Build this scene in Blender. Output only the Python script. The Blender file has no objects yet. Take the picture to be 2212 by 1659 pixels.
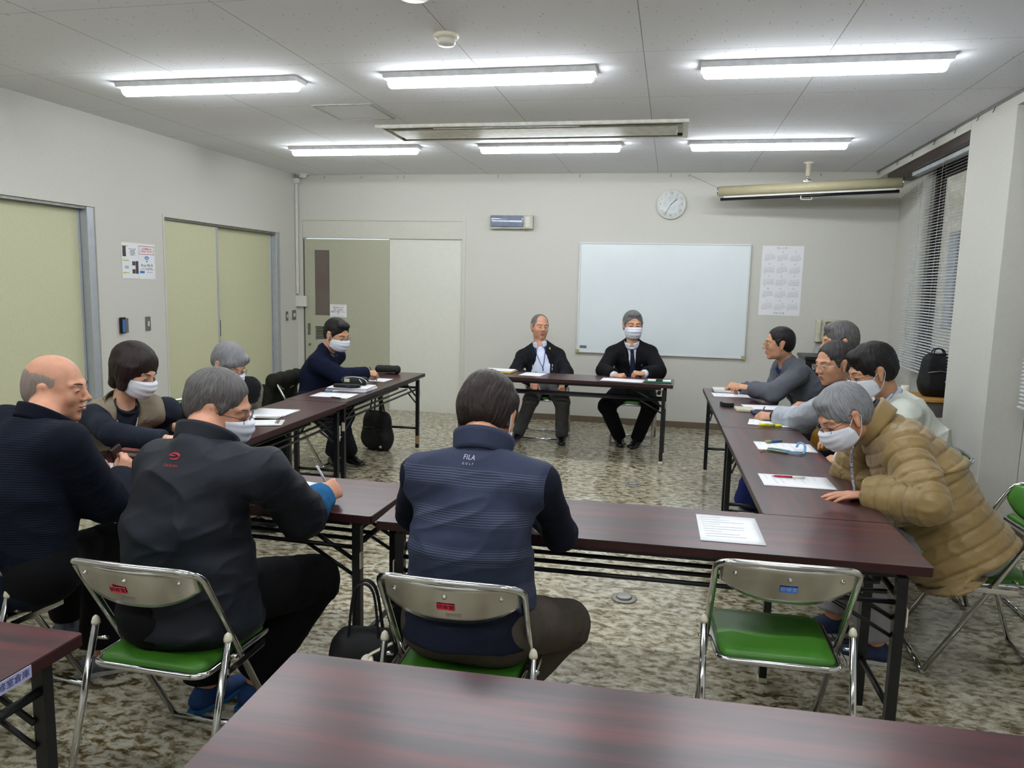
import bpy, bmesh, math, random
import numpy as np
from mathutils import Vector, Matrix
from mathutils.bvhtree import BVHTree
random.seed(7); np.random.seed(7)
C = bpy.context.scene
COL = C.collection
PI = math.pi
def R(d): return math.radians(d)

# ---------------------------------------------------------------- materials
def lin(c):
    out = []
    for v in c:
        v = v/255.0
        out.append(v/12.92 if v <= .04045 else ((v+.055)/1.055)**2.4)
    return (*out, 1.0)
def mat(name, rgb, rough=.6, metal=0, bump=0, bscale=200, rgb2=None, nscale=20, spec=.5, sheen=0, coat=0, trans=0, alpha=1, ior=1.45, stretch=None, emis=None, estr=0):
    m = bpy.data.materials.new(name); m.use_nodes = True
    nt = m.node_tree; b = nt.nodes['Principled BSDF']
    b.inputs['Base Color'].default_value = lin(rgb); b.inputs['Roughness'].default_value = rough
    b.inputs['Metallic'].default_value = metal; b.inputs['Specular IOR Level'].default_value = spec
    b.inputs['IOR'].default_value = ior
    if sheen: b.inputs['Sheen Weight'].default_value = sheen
    if coat: b.inputs['Coat Weight'].default_value = coat; b.inputs['Coat Roughness'].default_value = .1
    if trans: b.inputs['Transmission Weight'].default_value = trans
    if alpha < 1: b.inputs['Alpha'].default_value = alpha
    if emis: b.inputs['Emission Color'].default_value = lin(emis); b.inputs['Emission Strength'].default_value = estr
    tc = nt.nodes.new('ShaderNodeTexCoord'); vec = tc.outputs['Object']
    if stretch:
        mp = nt.nodes.new('ShaderNodeMapping'); mp.inputs['Scale'].default_value = stretch
        nt.links.new(vec, mp.inputs['Vector']); vec = mp.outputs['Vector']
    n = nt.nodes.new('ShaderNodeTexNoise'); n.inputs['Scale'].default_value = nscale; n.inputs['Detail'].default_value = 4
    nt.links.new(vec, n.inputs['Vector'])
    c2 = rgb2 or tuple(max(0, v*.9) for v in rgb)
    r = nt.nodes.new('ShaderNodeValToRGB'); r.color_ramp.elements[0].position = .35; r.color_ramp.elements[1].position = .65
    r.color_ramp.elements[0].color = lin(c2); r.color_ramp.elements[1].color = lin(rgb)
    nt.links.new(n.outputs['Fac'], r.inputs['Fac']); nt.links.new(r.outputs['Color'], b.inputs['Base Color'])
    if bump:
        n2 = nt.nodes.new('ShaderNodeTexNoise'); n2.inputs['Scale'].default_value = bscale; n2.inputs['Detail'].default_value = 3
        nt.links.new(vec, n2.inputs['Vector'])
        bp = nt.nodes.new('ShaderNodeBump'); bp.inputs['Strength'].default_value = bump; bp.inputs['Distance'].default_value = .002
        nt.links.new(n2.outputs['Fac'], bp.inputs['Height']); nt.links.new(bp.outputs['Normal'], b.inputs['Normal'])
    return m
def nodes(m): return m.node_tree.nodes, m.node_tree.links
def stripes(m, freq, rgb, width=.3, attr='along', bump=0, group=0, strength=1.0):
    """thin woven stripes or ribs running round a garment, read from the garment's own length attribute"""
    N, L = nodes(m); b = N['Principled BSDF']
    a = N.new('ShaderNodeAttribute'); a.attribute_name = attr
    mu = N.new('ShaderNodeMath'); mu.operation = 'MULTIPLY'; mu.inputs[1].default_value = freq*2*PI; L.new(a.outputs['Fac'], mu.inputs[0])
    s = N.new('ShaderNodeMath'); s.operation = 'SINE'; L.new(mu.outputs[0], s.inputs[0])
    mr = N.new('ShaderNodeMapRange'); mr.inputs['From Min'].default_value = 1-2*width; mr.inputs['From Max'].default_value = 1; L.new(s.outputs[0], mr.inputs['Value'])
    fac = mr.outputs['Result']
    if group:
        m2 = N.new('ShaderNodeMath'); m2.operation = 'MULTIPLY'; m2.inputs[1].default_value = group*2*PI; L.new(a.outputs['Fac'], m2.inputs[0])
        s2 = N.new('ShaderNodeMath'); s2.operation = 'SINE'; L.new(m2.outputs[0], s2.inputs[0])
        r2 = N.new('ShaderNodeMapRange'); r2.inputs['From Min'].default_value = -.1; r2.inputs['From Max'].default_value = .5; L.new(s2.outputs[0], r2.inputs['Value'])
        mm = N.new('ShaderNodeMath'); mm.operation = 'MULTIPLY'; L.new(fac, mm.inputs[0]); L.new(r2.outputs['Result'], mm.inputs[1]); fac = mm.outputs[0]
    old = b.inputs['Base Color'].links[0].from_socket
    sc = N.new('ShaderNodeMath'); sc.operation = 'MULTIPLY'; sc.inputs[1].default_value = strength; L.new(fac, sc.inputs[0])
    mx = N.new('ShaderNodeMix'); mx.data_type = 'RGBA'; L.new(sc.outputs[0], mx.inputs['Factor']); L.new(old, mx.inputs['A']); mx.inputs['B'].default_value = lin(rgb)
    L.new(mx.outputs['Result'], b.inputs['Base Color'])
    if bump:
        bp = N.new('ShaderNodeBump'); bp.inputs['Strength'].default_value = bump; bp.inputs['Distance'].default_value = .003; L.new(s.outputs[0], bp.inputs['Height'])
        L.new(bp.outputs['Normal'], b.inputs['Normal'])
    return m

M = {}
M['wall'] = mat('wallpaper', (204,203,195), .85, bump=.25, bscale=260, rgb2=(200,199,191), nscale=60)
M['pillar'] = mat('painted_pillar', (206,205,197), .8, bump=.2, bscale=200, rgb2=(203,202,194), nscale=40)
M['door_cream'] = mat('cream_vinyl_panel', (200,200,166), .7, bump=.1, bscale=300, rgb2=(195,195,161), nscale=80)
M['door_grey'] = mat('grey_green_steel_door', (174,174,154), .5, rgb2=(172,172,152))
M['door_white'] = mat('pale_steel_panel', (216,216,206), .5, rgb2=(213,213,203))
M['alu'] = mat('aluminium', (186,191,198), .4, metal=.5, rgb2=(180,185,192))
M['frame'] = mat('painted_frame', (202,200,190), .55, rgb2=(199,197,187))
M['base'] = mat('brown_vinyl_baseboard', (112,98,82), .5, rgb2=(106,92,76))
M['dark'] = mat('dark_gap', (30,29,28), .8)
M['black_metal'] = mat('black_painted_steel', (26,27,30), .35, rgb2=(22,23,26))
M['chrome'] = mat('chrome', (215,216,216), .12, metal=1, rgb2=(205,206,206), nscale=8)
M['chrome_plate'] = mat('brushed_chrome', (214,214,210), .24, metal=1, rgb2=(190,188,183), nscale=14, stretch=(1,1,.3), bump=.04, bscale=9)
M['green'] = mat('green_vinyl', (64,120,35), .42, rgb2=(58,112,31), nscale=9, bump=.15, bscale=300)
M['cream_cap'] = mat('cream_plastic', (224,217,196), .5, rgb2=(218,211,190))
M['white_plastic'] = mat('white_plastic', (214,213,205), .4, rgb2=(210,209,201))
M['white_metal'] = mat('white_enamel', (215,216,216), .4, rgb2=(211,212,212))
M['steel'] = mat('dull_steel', (140,140,138), .35, metal=.8)
M['paper'] = mat('white_paper', (232,233,236), .7, rgb2=(229,230,234), nscale=5)
M['ink'] = mat('grey_ink', (120,120,125), .8)
M['black_ink'] = mat('black_ink', (40,40,42), .8)
M['red_ink'] = mat('red_ink', (190,50,60), .8)
M['blue_ink'] = mat('blue_ink', (60,130,200), .7)
M['black_cloth'] = mat('black_nylon', (17,17,20), .7, rgb2=(12,12,15), bump=.3, bscale=250)
M['black_plastic'] = mat('black_plastic', (18,18,20), .25)
M['board'] = mat('whiteboard_enamel', (222,230,233), .22, rgb2=(218,226,229), nscale=2)
M['blind'] = mat('white_blind_slat', (206,209,212), .45)
M['brown_frame'] = mat('dark_brown_aluminium', (58,42,34), .45)
M['glass'] = mat('window_glass', (235,242,242), .02, trans=1, ior=1.45)
M['lens'] = mat('spectacle_lens', (240,243,243), .03, alpha=.12, spec=.8)
M['beige_paint'] = mat('beige_cylinder', (186,178,146), .4, rgb2=(180,172,140))
M['wood'] = mat('plywood_top', (190,146,72), .5, rgb2=(172,128,60), nscale=12, stretch=(2,12,12))
M['lamp_body'] = mat('lamp_housing', (228,230,234), .45)
M['lamp_glow'] = mat('lamp_diffuser', (255,255,255), .4, emis=(246,251,255), estr=18.0)

# table top: dark red mahogany grain along local x
def wood_table():
    m = mat('mahogany_laminate', (86,34,38), .28, rgb2=(46,24,30), nscale=5, stretch=(.35,5,5), spec=.55, coat=.3)
    N, L = nodes(m); b = N['Principled BSDF']
    r = [n for n in N if n.type == 'VALTORGB'][0]
    r.color_ramp.elements[0].position = .38; r.color_ramp.elements[1].position = .68
    e = r.color_ramp.elements.new(.52); e.color = lin((66,30,36))
    b.inputs['Roughness'].default_value = .34; b.inputs['Coat Roughness'].default_value = .22
    tc = N.new('ShaderNodeTexCoord'); mp = N.new('ShaderNodeMapping'); mp.inputs['Scale'].default_value = (2,60,60); L.new(tc.outputs['Object'], mp.inputs['Vector'])
    n = N.new('ShaderNodeTexNoise'); n.inputs['Scale'].default_value = 3; n.inputs['Detail'].default_value = 5; L.new(mp.outputs['Vector'], n.inputs['Vector'])
    mr = N.new('ShaderNodeMapRange'); mr.inputs['To Min'].default_value = .72; mr.inputs['To Max'].default_value = 1.25; L.new(n.outputs['Fac'], mr.inputs['Value'])
    mx = N.new('ShaderNodeMix'); mx.data_type = 'RGBA'; mx.blend_type = 'MULTIPLY'; mx.inputs['Factor'].default_value = 1
    L.new(r.outputs['Color'], mx.inputs['A']); L.new(mr.outputs['Result'], mx.inputs['B']); L.new(mx.outputs['Result'], b.inputs['Base Color'])
    return m
M['table'] = wood_table()
M['table_edge'] = mat('table_edge_band', (52,22,25), .4, rgb2=(46,19,22))
M['table_edge_dark'] = mat('dark_table_edge_band', (44,40,38), .4)

def floor_mat():
    m = bpy.data.materials.new('marbled_vinyl_floor'); m.use_nodes = True
    N, L = nodes(m); b = N['Principled BSDF']
    g = N.new('ShaderNodeNewGeometry')
    def noise(sc, scale, det=5, ang=0, rough=.6, dist=0):
        mp = N.new('ShaderNodeMapping'); mp.inputs['Scale'].default_value = sc; mp.inputs['Rotation'].default_value = (0,0,ang)
        L.new(g.outputs['Position'], mp.inputs['Vector'])
        n = N.new('ShaderNodeTexNoise'); n.inputs['Scale'].default_value = scale; n.inputs['Detail'].default_value = det; n.inputs['Roughness'].default_value = rough; n.inputs['Distortion'].default_value = dist
        L.new(mp.outputs['Vector'], n.inputs['Vector']); return n.outputs['Fac']
    def ramp(fac, stops):
        r = N.new('ShaderNodeValToRGB'); el = r.color_ramp.elements
        el[0].position, el[0].color = stops[0]; el[1].position, el[1].color = stops[-1]
        for p, c in stops[1:-1]:
            e = el.new(p); e.color = c
        L.new(fac, r.inputs['Fac']); return r.outputs['Color']
    def mix(f, a, c, mode='MIX'):
        x = N.new('ShaderNodeMix'); x.data_type = 'RGBA'; x.blend_type = mode
        (L.new(f, x.inputs['Factor']) if not isinstance(f, float) else setattr(x.inputs['Factor'], 'default_value', f))
        L.new(a, x.inputs['A']); L.new(c, x.inputs['B']); return x.outputs['Result']
    f1 = noise((1,1.7,1), 15, 7, R(-8), .66, .5)
    c1 = ramp(f1, [(.40, lin((74,60,36))), (.455, lin((104,90,60))), (.50, lin((166,159,136))), (.60, lin((196,190,170)))])
    f2 = noise((1,1.6,1), 21, 6, R(12), .66, .4)
    c2 = ramp(f2, [(.38, lin((88,73,44))), (.46, lin((128,116,86))), (.52, lin((182,176,156))), (.62, lin((202,198,182)))])
    f3 = noise((1,1,1), 1.6, 3)
    r3 = N.new('ShaderNodeMapRange'); r3.inputs['From Min'].default_value = .35; r3.inputs['From Max'].default_value = .65; L.new(f3, r3.inputs['Value'])
    c = mix(r3.outputs['Result'], c1, c2)
    L.new(c, b.inputs['Base Color'])
    f4 = noise((1,1,1), 9, 3)
    rr = N.new('ShaderNodeMapRange'); rr.inputs['To Min'].default_value = .08; rr.inputs['To Max'].default_value = .18; L.new(f4, rr.inputs['Value']); L.new(rr.outputs['Result'], b.inputs['Roughness'])
    f5 = noise((1,1,1), 5, 2)
    bp = N.new('ShaderNodeBump'); bp.inputs['Strength'].default_value = .15; bp.inputs['Distance'].default_value = .004; L.new(f5, bp.inputs['Height']); L.new(bp.outputs['Normal'], b.inputs['Normal'])
    b.inputs['Specular IOR Level'].default_value = .5
    return m
M['floor'] = floor_mat()

def ceiling_mat():
    m = bpy.data.materials.new('flecked_ceiling_board'); m.use_nodes = True
    N, L = nodes(m); b = N['Principled BSDF']; b.inputs['Roughness'].default_value = .9
    g = N.new('ShaderNodeNewGeometry')
    mp = N.new('ShaderNodeMapping'); mp.inputs['Scale'].default_value = (1,1,1); L.new(g.outputs['Position'], mp.inputs['Vector'])
    # short fissures: stretched cells, each one a small random dash
    v = N.new('ShaderNodeTexVoronoi'); v.inputs['Scale'].default_value = 26
    nz = N.new('ShaderNodeTexNoise'); nz.inputs['Scale'].default_value = 30; L.new(g.outputs['Position'], nz.inputs['Vector'])
    add = N.new('ShaderNodeVectorMath'); add.operation = 'MULTIPLY_ADD'; add.inputs[1].default_value = (.03,.03,0)
    L.new(nz.outputs['Color'], add.inputs[0])
    mp2 = N.new('ShaderNodeMapping'); mp2.inputs['Scale'].default_value = (1.9,.75,1); mp2.inputs['Rotation'].default_value = (0,0,R(25)); L.new(g.outputs['Position'], mp2.inputs['Vector'])
    L.new(mp2.outputs['Vector'], add.inputs[2]); L.new(add.outputs[0], v.inputs['Vector'])
    r = N.new('ShaderNodeValToRGB'); r.color_ramp.elements[0].position = .10; r.color_ramp.elements[0].color = lin((165,165,164)); r.color_ramp.elements[1].position = .16; r.color_ramp.elements[1].color = lin((229,230,235))
    L.new(v.outputs['Distance'], r.inputs['Fac'])
    # only some cells carry a dash
    gt = N.new('ShaderNodeSeparateColor'); L.new(v.outputs['Color'], gt.inputs['Color'])
    th = N.new('ShaderNodeMath'); th.operation = 'GREATER_THAN'; th.inputs[1].default_value = .45; L.new(gt.outputs['Red'], th.inputs[0])
    mx = N.new('ShaderNodeMix'); mx.data_type = 'RGBA'; L.new(th.outputs[0], mx.inputs['Factor']); L.new(r.outputs['Color'], mx.inputs['A']); mx.inputs['B'].default_value = lin((229,230,235))
    # board joints
    sep = N.new('ShaderNodeSeparateXYZ'); L.new(g.outputs['Position'], sep.inputs[0])
    def joint(sock, off, period, w):
        a = N.new('ShaderNodeMath'); a.operation = 'SUBTRACT'; a.inputs[1].default_value = off; L.new(sock, a.inputs[0])
        p = N.new('ShaderNodeMath'); p.operation = 'PINGPONG'; p.inputs[1].default_value = period/2; L.new(a.outputs[0], p.inputs[0])
        l = N.new('ShaderNodeMath'); l.operation = 'LESS_THAN'; l.inputs[1].default_value = w; L.new(p.outputs[0], l.inputs[0]); return l.outputs[0]
    j1 = joint(sep.outputs['X'], 4.195-.928*6, .928, .0022); j2 = joint(sep.outputs['Y'], -4.262-.96*6, .96, .0014)
    mxj = N.new('ShaderNodeMath'); mxj.operation = 'MAXIMUM'; L.new(j1, mxj.inputs[0]); L.new(j2, mxj.inputs[1])
    m2 = N.new('ShaderNodeMix'); m2.data_type = 'RGBA'; L.new(mxj.outputs[0], m2.inputs['Factor']); L.new(mx.outputs['Result'], m2.inputs['A']); m2.inputs['B'].default_value = lin((150,150,150))
    L.new(m2.outputs['Result'], b.inputs['Base Color'])
    return m
M['ceiling'] = ceiling_mat()

# ---------------------------------------------------------------- mesh helpers
def link(name, me, m=None, parent=None):
    o = bpy.data.objects.new(name, me); COL.objects.link(o)
    if m is not None:
        if me.materials: me.materials.clear()
        me.materials.append(m)
    if parent is not None: o.parent = parent
    return o
def tag(o, label, cat, group=None):
    o['label'] = label; o['category'] = cat
    if group: o['group'] = group
    return o
def thing(name, label, cat, loc=(0,0,0), rz=0, group=None):
    o = bpy.data.objects.new(name, None); COL.objects.link(o); o.empty_display_size = .1
    o.location = loc; o.rotation_euler = (0,0,rz)
    return tag(o, label, cat, group)
def copy_tree(o, parent=None):
    c = o.copy(); COL.objects.link(c)
    if parent is not None: c.parent = parent
    for ch in list(o.children): copy_tree(ch, c)
    return c
def struct(o): o['kind'] = 'structure'; return o

class MB:
    """collects boxes, tubes and strips; build() links them as one mesh"""
    def __init__(s): s.bm = bmesh.new()
    def box(s, c, d, rot=None, bev=0, mi=0):
        r = bmesh.ops.create_cube(s.bm, size=1)['verts']
        mat4 = Matrix.Translation(Vector(c)) @ (rot.to_4x4() if rot is not None else Matrix.Identity(4)) @ Matrix.Diagonal((*d,1))
        bmesh.ops.transform(s.bm, matrix=mat4, verts=r)
        if bev:
            es = list({e for v in r for e in v.link_edges})
            rr = bmesh.ops.bevel(s.bm, geom=es, offset=bev, segments=2, affect='EDGES', profile=.5)
            fs = rr['faces']
            for f in fs: f.material_index = mi
        for v in r:
            if v.is_valid:
                for f in v.link_faces: f.material_index = mi
        return s
    def bx(s, x0, x1, y0, y1, z0, z1, bev=0, mi=0):
        return s.box(((x0+x1)/2,(y0+y1)/2,(z0+z1)/2), (abs(x1-x0),abs(y1-y0),abs(z1-z0)), bev=bev, mi=mi)
    def tube(s, pts, r, n=10, closed=False, flat=None, mi=0, caps=True):
        pts = [Vector(p) for p in pts]; k = len(pts); rings = []; up = None
        rr = r if isinstance(r, (list,tuple)) else [r]*k
        for i, p in enumerate(pts):
            a = pts[i-1] if (i > 0 or closed) else p; b = pts[(i+1) % k] if (i < k-1 or closed) else p
            d = (b-a).normalized()
            if up is None:
                up = Vector((0,0,1)) if abs(d.z) < .9 else Vector((1,0,0))
            x = d.cross(up)
            if x.length < 1e-6: x = d.cross(Vector((1,0,0)))
            x.normalize(); y = x.cross(d).normalized(); up = y
            fx, fy = flat if flat else (1,1)
            rings.append([s.bm.verts.new(p + x*math.cos(t)*rr[i]*fx + y*math.sin(t)*rr[i]*fy) for t in [2*PI*j/n for j in range(n)]])
        m = k if closed else k-1
        for i in range(m):
            A, B = rings[i], rings[(i+1) % k]
            for j in range(n):
                f = s.bm.faces.new((A[j], A[(j+1) % n], B[(j+1) % n], B[j])); f.smooth = True; f.material_index = mi
        if not closed and caps:
            for rg in (rings[0], rings[-1]):
                try:
                    f = s.bm.faces.new(rg); f.material_index = mi
                except ValueError: pass
        return s
    def lathe(s, prof, c=(0,0,0), n=32, rot=None, mi=0, smooth=True):
        rot = rot or Matrix.Identity(3); c = Vector(c); rings = []
        for (r, z) in prof:
            rings.append([s.bm.verts.new(c + rot @ Vector((r*math.cos(2*PI*j/n), r*math.sin(2*PI*j/n), z))) for j in range(n)])
        for A, B in zip(rings, rings[1:]):
            for j in range(n):
                f = s.bm.faces.new((A[j], A[(j+1) % n], B[(j+1) % n], B[j])); f.smooth = smooth; f.material_index = mi
        for rg in (rings[0], rings[-1]):
            f = s.bm.faces.new(rg); f.material_index = mi
        return s
    def prism(s, poly, z0, z1, mtx=None, bev=0, mi=0):
        mtx = mtx or Matrix.Identity(4)
        a = [s.bm.verts.new(mtx @ Vector((x,y,z0))) for x, y in poly]; b = [s.bm.verts.new(mtx @ Vector((x,y,z1))) for x, y in poly]
        n = len(poly); fs = [s.bm.faces.new(a[::-1]), s.bm.faces.new(b)]
        for i in range(n): fs.append(s.bm.faces.new((a[i], a[(i+1) % n], b[(i+1) % n], b[i])))
        for f in fs: f.material_index = mi
        if bev: bmesh.ops.bevel(s.bm, geom=list({e for f in fs[:2] for e in f.edges}), offset=bev, segments=2, affect='EDGES')
        return s
    def grid(s, fn, nu, nv, closed_u=False, mi=0, smooth=True):
        V = [[s.bm.verts.new(fn(i/(nu if closed_u else nu-1), j/(nv-1))) for j in range(nv)] for i in range(nu)]
        for i in range(nu if closed_u else nu-1):
            for j in range(nv-1):
                f = s.bm.faces.new((V[i][j], V[(i+1) % nu][j], V[(i+1) % nu][j+1], V[i][j+1])); f.smooth = smooth; f.material_index = mi
        return s
    def build(s, name, m=None, parent=None, mats=None, smooth=False, solid=0, solid_off=0):
        bmesh.ops.recalc_face_normals(s.bm, faces=s.bm.faces)
        if smooth:
            for f in s.bm.faces: f.smooth = True
        if solid:
            g = bmesh.ops.solidify(s.bm, geom=list(s.bm.faces), thickness=solid)
        me = bpy.data.meshes.new(name); s.bm.to_mesh(me); s.bm.free()
        for x in (mats or []): me.materials.append(x)
        o = bpy.data.objects.new(name, me); COL.objects.link(o)
        if m is not None: me.materials.append(m)
        if parent is not None: o.parent = parent
        return o
def bez(pts, n=8):
    """round the corners of a polyline (Catmull-Rom)"""
    P = [Vector(p) for p in pts]; P = [P[0]*2-P[1]] + P + [P[-1]*2-P[-2]]; out = []
    for i in range(1, len(P)-2):
        a, b, c, d = P[i-1:i+3]
        for k in range(n):
            t = k/n
            out.append(.5*((2*b)+(-a+c)*t+(2*a-5*b+4*c-d)*t*t+(-a+3*b-3*c+d)*t**3))
    out.append(P[-2]); return out
def fillet(pts, r, n=5, closed=False):
    """polyline with circular-ish corners of size r"""
    P = [Vector(p) for p in pts]; k = len(P); out = []
    for i, p in enumerate(P):
        if not closed and i in (0, k-1): out.append(p); continue
        a = (P[i-1]-p); b = (P[(i+1) % k]-p); la, lb = a.length, b.length
        q = min(r, la*.49, lb*.49); A = p+a/la*q; B = p+b/lb*q
        for j in range(n+1):
            t = j/n; out.append(A*(1-t)**2 + p*2*t*(1-t) + B*t*t)
    return out
def rrect(w, h, r, n=5):
    pts = []
    for cx, cy, a0 in ((w/2-r,h/2-r,0),(-w/2+r,h/2-r,90),(-w/2+r,-h/2+r,180),(w/2-r,-h/2+r,270)):
        for j in range(n+1):
            t = R(a0+90*j/n); pts.append((cx+r*math.cos(t), cy+r*math.sin(t)))
    return pts

def text(name, body, size, m, mtx, parent=None, align='CENTER', extrude=.0003, spacing=1.0, line=1.0):
    cu = bpy.data.curves.new(name, 'FONT'); cu.body = body; cu.size = size; cu.align_x = align; cu.align_y = 'CENTER'
    cu.extrude = extrude; cu.resolution_u = 2; cu.space_character = spacing; cu.space_line = line
    t = bpy.data.objects.new(name, cu); COL.objects.link(t)
    dg = bpy.context.evaluated_depsgraph_get(); me = bpy.data.meshes.new_from_object(t.evaluated_get(dg))
    bpy.data.objects.remove(t); bpy.data.curves.remove(cu)
    me.transform(mtx); me.name = name; me.materials.clear()
    return link(name, me, m, parent)
def frame(o, x, y):
    """4x4 matrix with columns x, y, x cross y and origin o"""
    x = Vector(x).normalized(); y = Vector(y).normalized(); z = x.cross(y)
    return Matrix(((x.x,y.x,z.x,o[0]),(x.y,y.y,z.y,o[1]),(x.z,y.z,z.z,o[2]),(0,0,0,1)))
# ---------------------------------------------------------------- the room
W, H, YN = 6.6, 2.736, -10.2          # right wall plane, ceiling, near wall
XP = 6.37                             # face of pillar and lintel
def wall_with_holes(name, mk, u0, u1, z0, z1, holes, m, t=.12):
    """wall slab in (u,z) with rectangular openings; mk(u,z,d) -> point, d = depth into the wall"""
    us = sorted({u0, u1, *[h[0] for h in holes], *[h[1] for h in holes]}); zs = sorted({z0, z1, *[h[2] for h in holes], *[h[3] for h in holes]})
    mb = MB()
    for a, b in zip(us, us[1:]):
        for c, d in zip(zs, zs[1:]):
            cu, cz = (a+b)/2, (c+d)/2
            if any(h[0] < cu < h[1] and h[2] < cz < h[3] for h in holes): continue
            p, q = mk(a, c, 0), mk(b, d, t)
            mb.bx(p[0], q[0], p[1], q[1], p[2], q[2])
    bmesh.ops.remove_doubles(mb.bm, verts=mb.bm.verts, dist=1e-5)
    return struct(mb.build(name, m))
mb = MB(); mb.bx(-.3, W+.3, YN-.1, .2, -.08, 0); struct(mb.build('floor', M['floor']))
mb = MB(); mb.bx(-.3, W+.3, YN-.1, .2, H, H+.08); struct(mb.build('ceiling', M['ceiling']))
wall_with_holes('wall_back', lambda u,z,d: (u, d, z), -.12, W+.12, 0, H, [(.05,2.06,-.01,2.225)], M['wall'])
wall_with_holes('wall_left', lambda u,z,d: (-d, u, z), YN, 0, 0, H, [(-5.45,-3.24,-.01,2.04),(-2.42,-.40,-.01,2.04)], M['wall'])
WH = [(-2.44,-.95,.90,2.62), (-5.9,-3.6,.90,2.62)]
wall_with_holes('wall_right', lambda u,z,d: (W+d, u, z), YN, 0, 0, H, WH, M['pillar'])
mb = MB(); mb.bx(-.12, W+.12, YN-.12, YN, 0, H); struct(mb.build('wall_near', M['wall']))
mb = MB(); mb.bx(XP, W-.002, -3.185, -2.457, 0, H-.001, bev=.004); struct(mb.build('trim_5', M['pillar']))
# lintel strip under the ceiling along the windows
mb = MB(); mb.bx(XP, W-.002, -2.455, -.002, 2.664, H-.001); mb.bx(XP, W-.002, YN+.01, -3.187, 2.664, H-.001); struct(mb.build('trim_6', M['pillar']))
# baseboards
def baseboard(name, segs):
    mb = MB()
    for s in segs: mb.bx(*s, 0, .068, bev=.002)
    struct(mb.build(name, M['base']))
baseboard('baseboard_back', [(2.10, W-.003, -.010, -.001)])
baseboard('baseboard_left', [(.001,.010,YN+.01,-5.47),(.001,.010,-3.22,-2.44),(.001,.010,-.38,-.012)])
baseboard('baseboard_right', [(W-.010,W-.001,-2.45,-.012),(W-.010,W-.001,YN+.01,-3.19),(XP-.009,XP-.001,-3.19,-2.45),(XP+.002,W-.012,-3.195,-3.187)])

# ---- back sliding door: pocket of cream steel, header, frame, leaf with slit window and louvre
d = bpy.data.objects.new('door_1', None); COL.objects.link(d); struct(d)
mb = MB(); mb.bx(.03,.075,-.006,.10,0,2.245); mb.bx(2.045,2.085,-.006,.10,0,2.245); mb.bx(.0751,2.0449,-.006,.10,2.215,2.245); mb.build('door_frame', M['frame'], d)
mb = MB(); mb.bx(.0752,2.0448,.004,.10,2.012,2.2145,bev=.003); mb.build('header_panel', M['frame'], d)
mb = MB(); mb.bx(1.155,2.0448,.030,.10,0,2.011); mb.build('fixed_panel', M['door_white'], d)
mb = MB()
for a in ((.09,.22,0,2.0),(.41,1.16,0,2.0),(.22,.41,1.87,2.0),(.22,.41,.965,1.10),(.22,.41,0,.80)): mb.bx(a[0],a[1],.012,.05,a[2],a[3])
bmesh.ops.remove_doubles(mb.bm, verts=mb.bm.verts, dist=1e-5)
leaf = mb.build('door_leaf', M['door_grey'], d)
gm = mat('frosted_slit_glass', (112,106,100), .25, rgb2=(108,88,86), nscale=1.2, stretch=(.1,.1,1.5))
mb = MB(); mb.bx(.2202,.4098,.026,.034,1.1002,1.8698); mb.build('glass', gm, leaf)
mb = MB()
for i in range(8):
    z = .812+i*.019; mb.box((.315,.03,z), (.19,.020,.004), Matrix.Rotation(R(-28),3,'X'))
mb.build('louvre', M['door_grey'], leaf); MB().bx(.2202,.4098,.046,.0495,.802,.963).build('louvre_gap_shade', M['dark'], leaf)  # dark sheet behind the slats stands in for shade in the louvre gaps
mb = MB(); mb.bx(.125,.160,.006,.013,.86,1.0,bev=.003); mb.bx(.133,.152,.003,.007,.872,.955,bev=.002); mb.build('flush_handle', M['steel'], leaf)
mb = MB(); mb.lathe([(.0,.0),(.014,0),(.014,.012),(.006,.014),(0,.014)], (.15,.012,.745), 16, Matrix.Rotation(R(90),3,'X')); mb.build('lock', M['steel'], leaf)
mb = MB(); mb.bx(.076,.0885,.02,.06,0,2.0); mb.build('seal', M['dark'], d)

# ---- cream sliding doors of the left wall
def sliding(name, y0, y1, ymid, handle, top=2.04, near_gap=False):
    d = bpy.data.objects.new(name, None); COL.objects.link(d); struct(d)
    mb = MB(); f = .045
    mb.bx(-.11,.006,y1-.001,y1+.022,0,top+.022); mb.bx(-.11,.006,y0-.022,y0+.001,0,top+.022); mb.bx(-.11,.006,y0+.002,y1-.002,top-.001,top+.022)
    mb.build('door_frame', M['frame'], d)
    mb = MB(); mb.bx(-.11,-.002,y1-.075,y1-.002,0,top-.002,bev=.003); mb.build('side_rail', M['alu'], d)
    mb = MB(); mb.bx(-.105,-.01,y0+.001,y1-.076,top-.022,top-.002); mb.build('track', M['steel'], d)
    p1 = MB().bx(-.060,-.030,y0+.002,ymid,.01,top-.024).build('door_leaf', M['door_cream'], d)
    p2 = MB().bx(-.100,-.070,ymid-.05,y1-.078,.01,top-.024).build('door_leaf', M['door_cream'], d)
    mb = MB(); mb.bx(-.064,-.024,ymid-.002,ymid+.026,.01,top-.024,bev=.002); mb.build('edge_rail', M['alu'], p1)
    mb = MB(); mb.bx(-.104,-.066,y1-.100,y1-.079,.01,top-.024,bev=.002); mb.build('edge_rail', M['alu'], p2)
    if handle: MB().box((-.062,ymid+.075,1.013),(.012,.030,.165),bev=.005).build('handle', M['black_plastic'], p2)
sliding('door_2', -2.42, -.40, -1.60, True)
sliding('door_3', -5.45, -3.24, -4.35, False)

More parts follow.
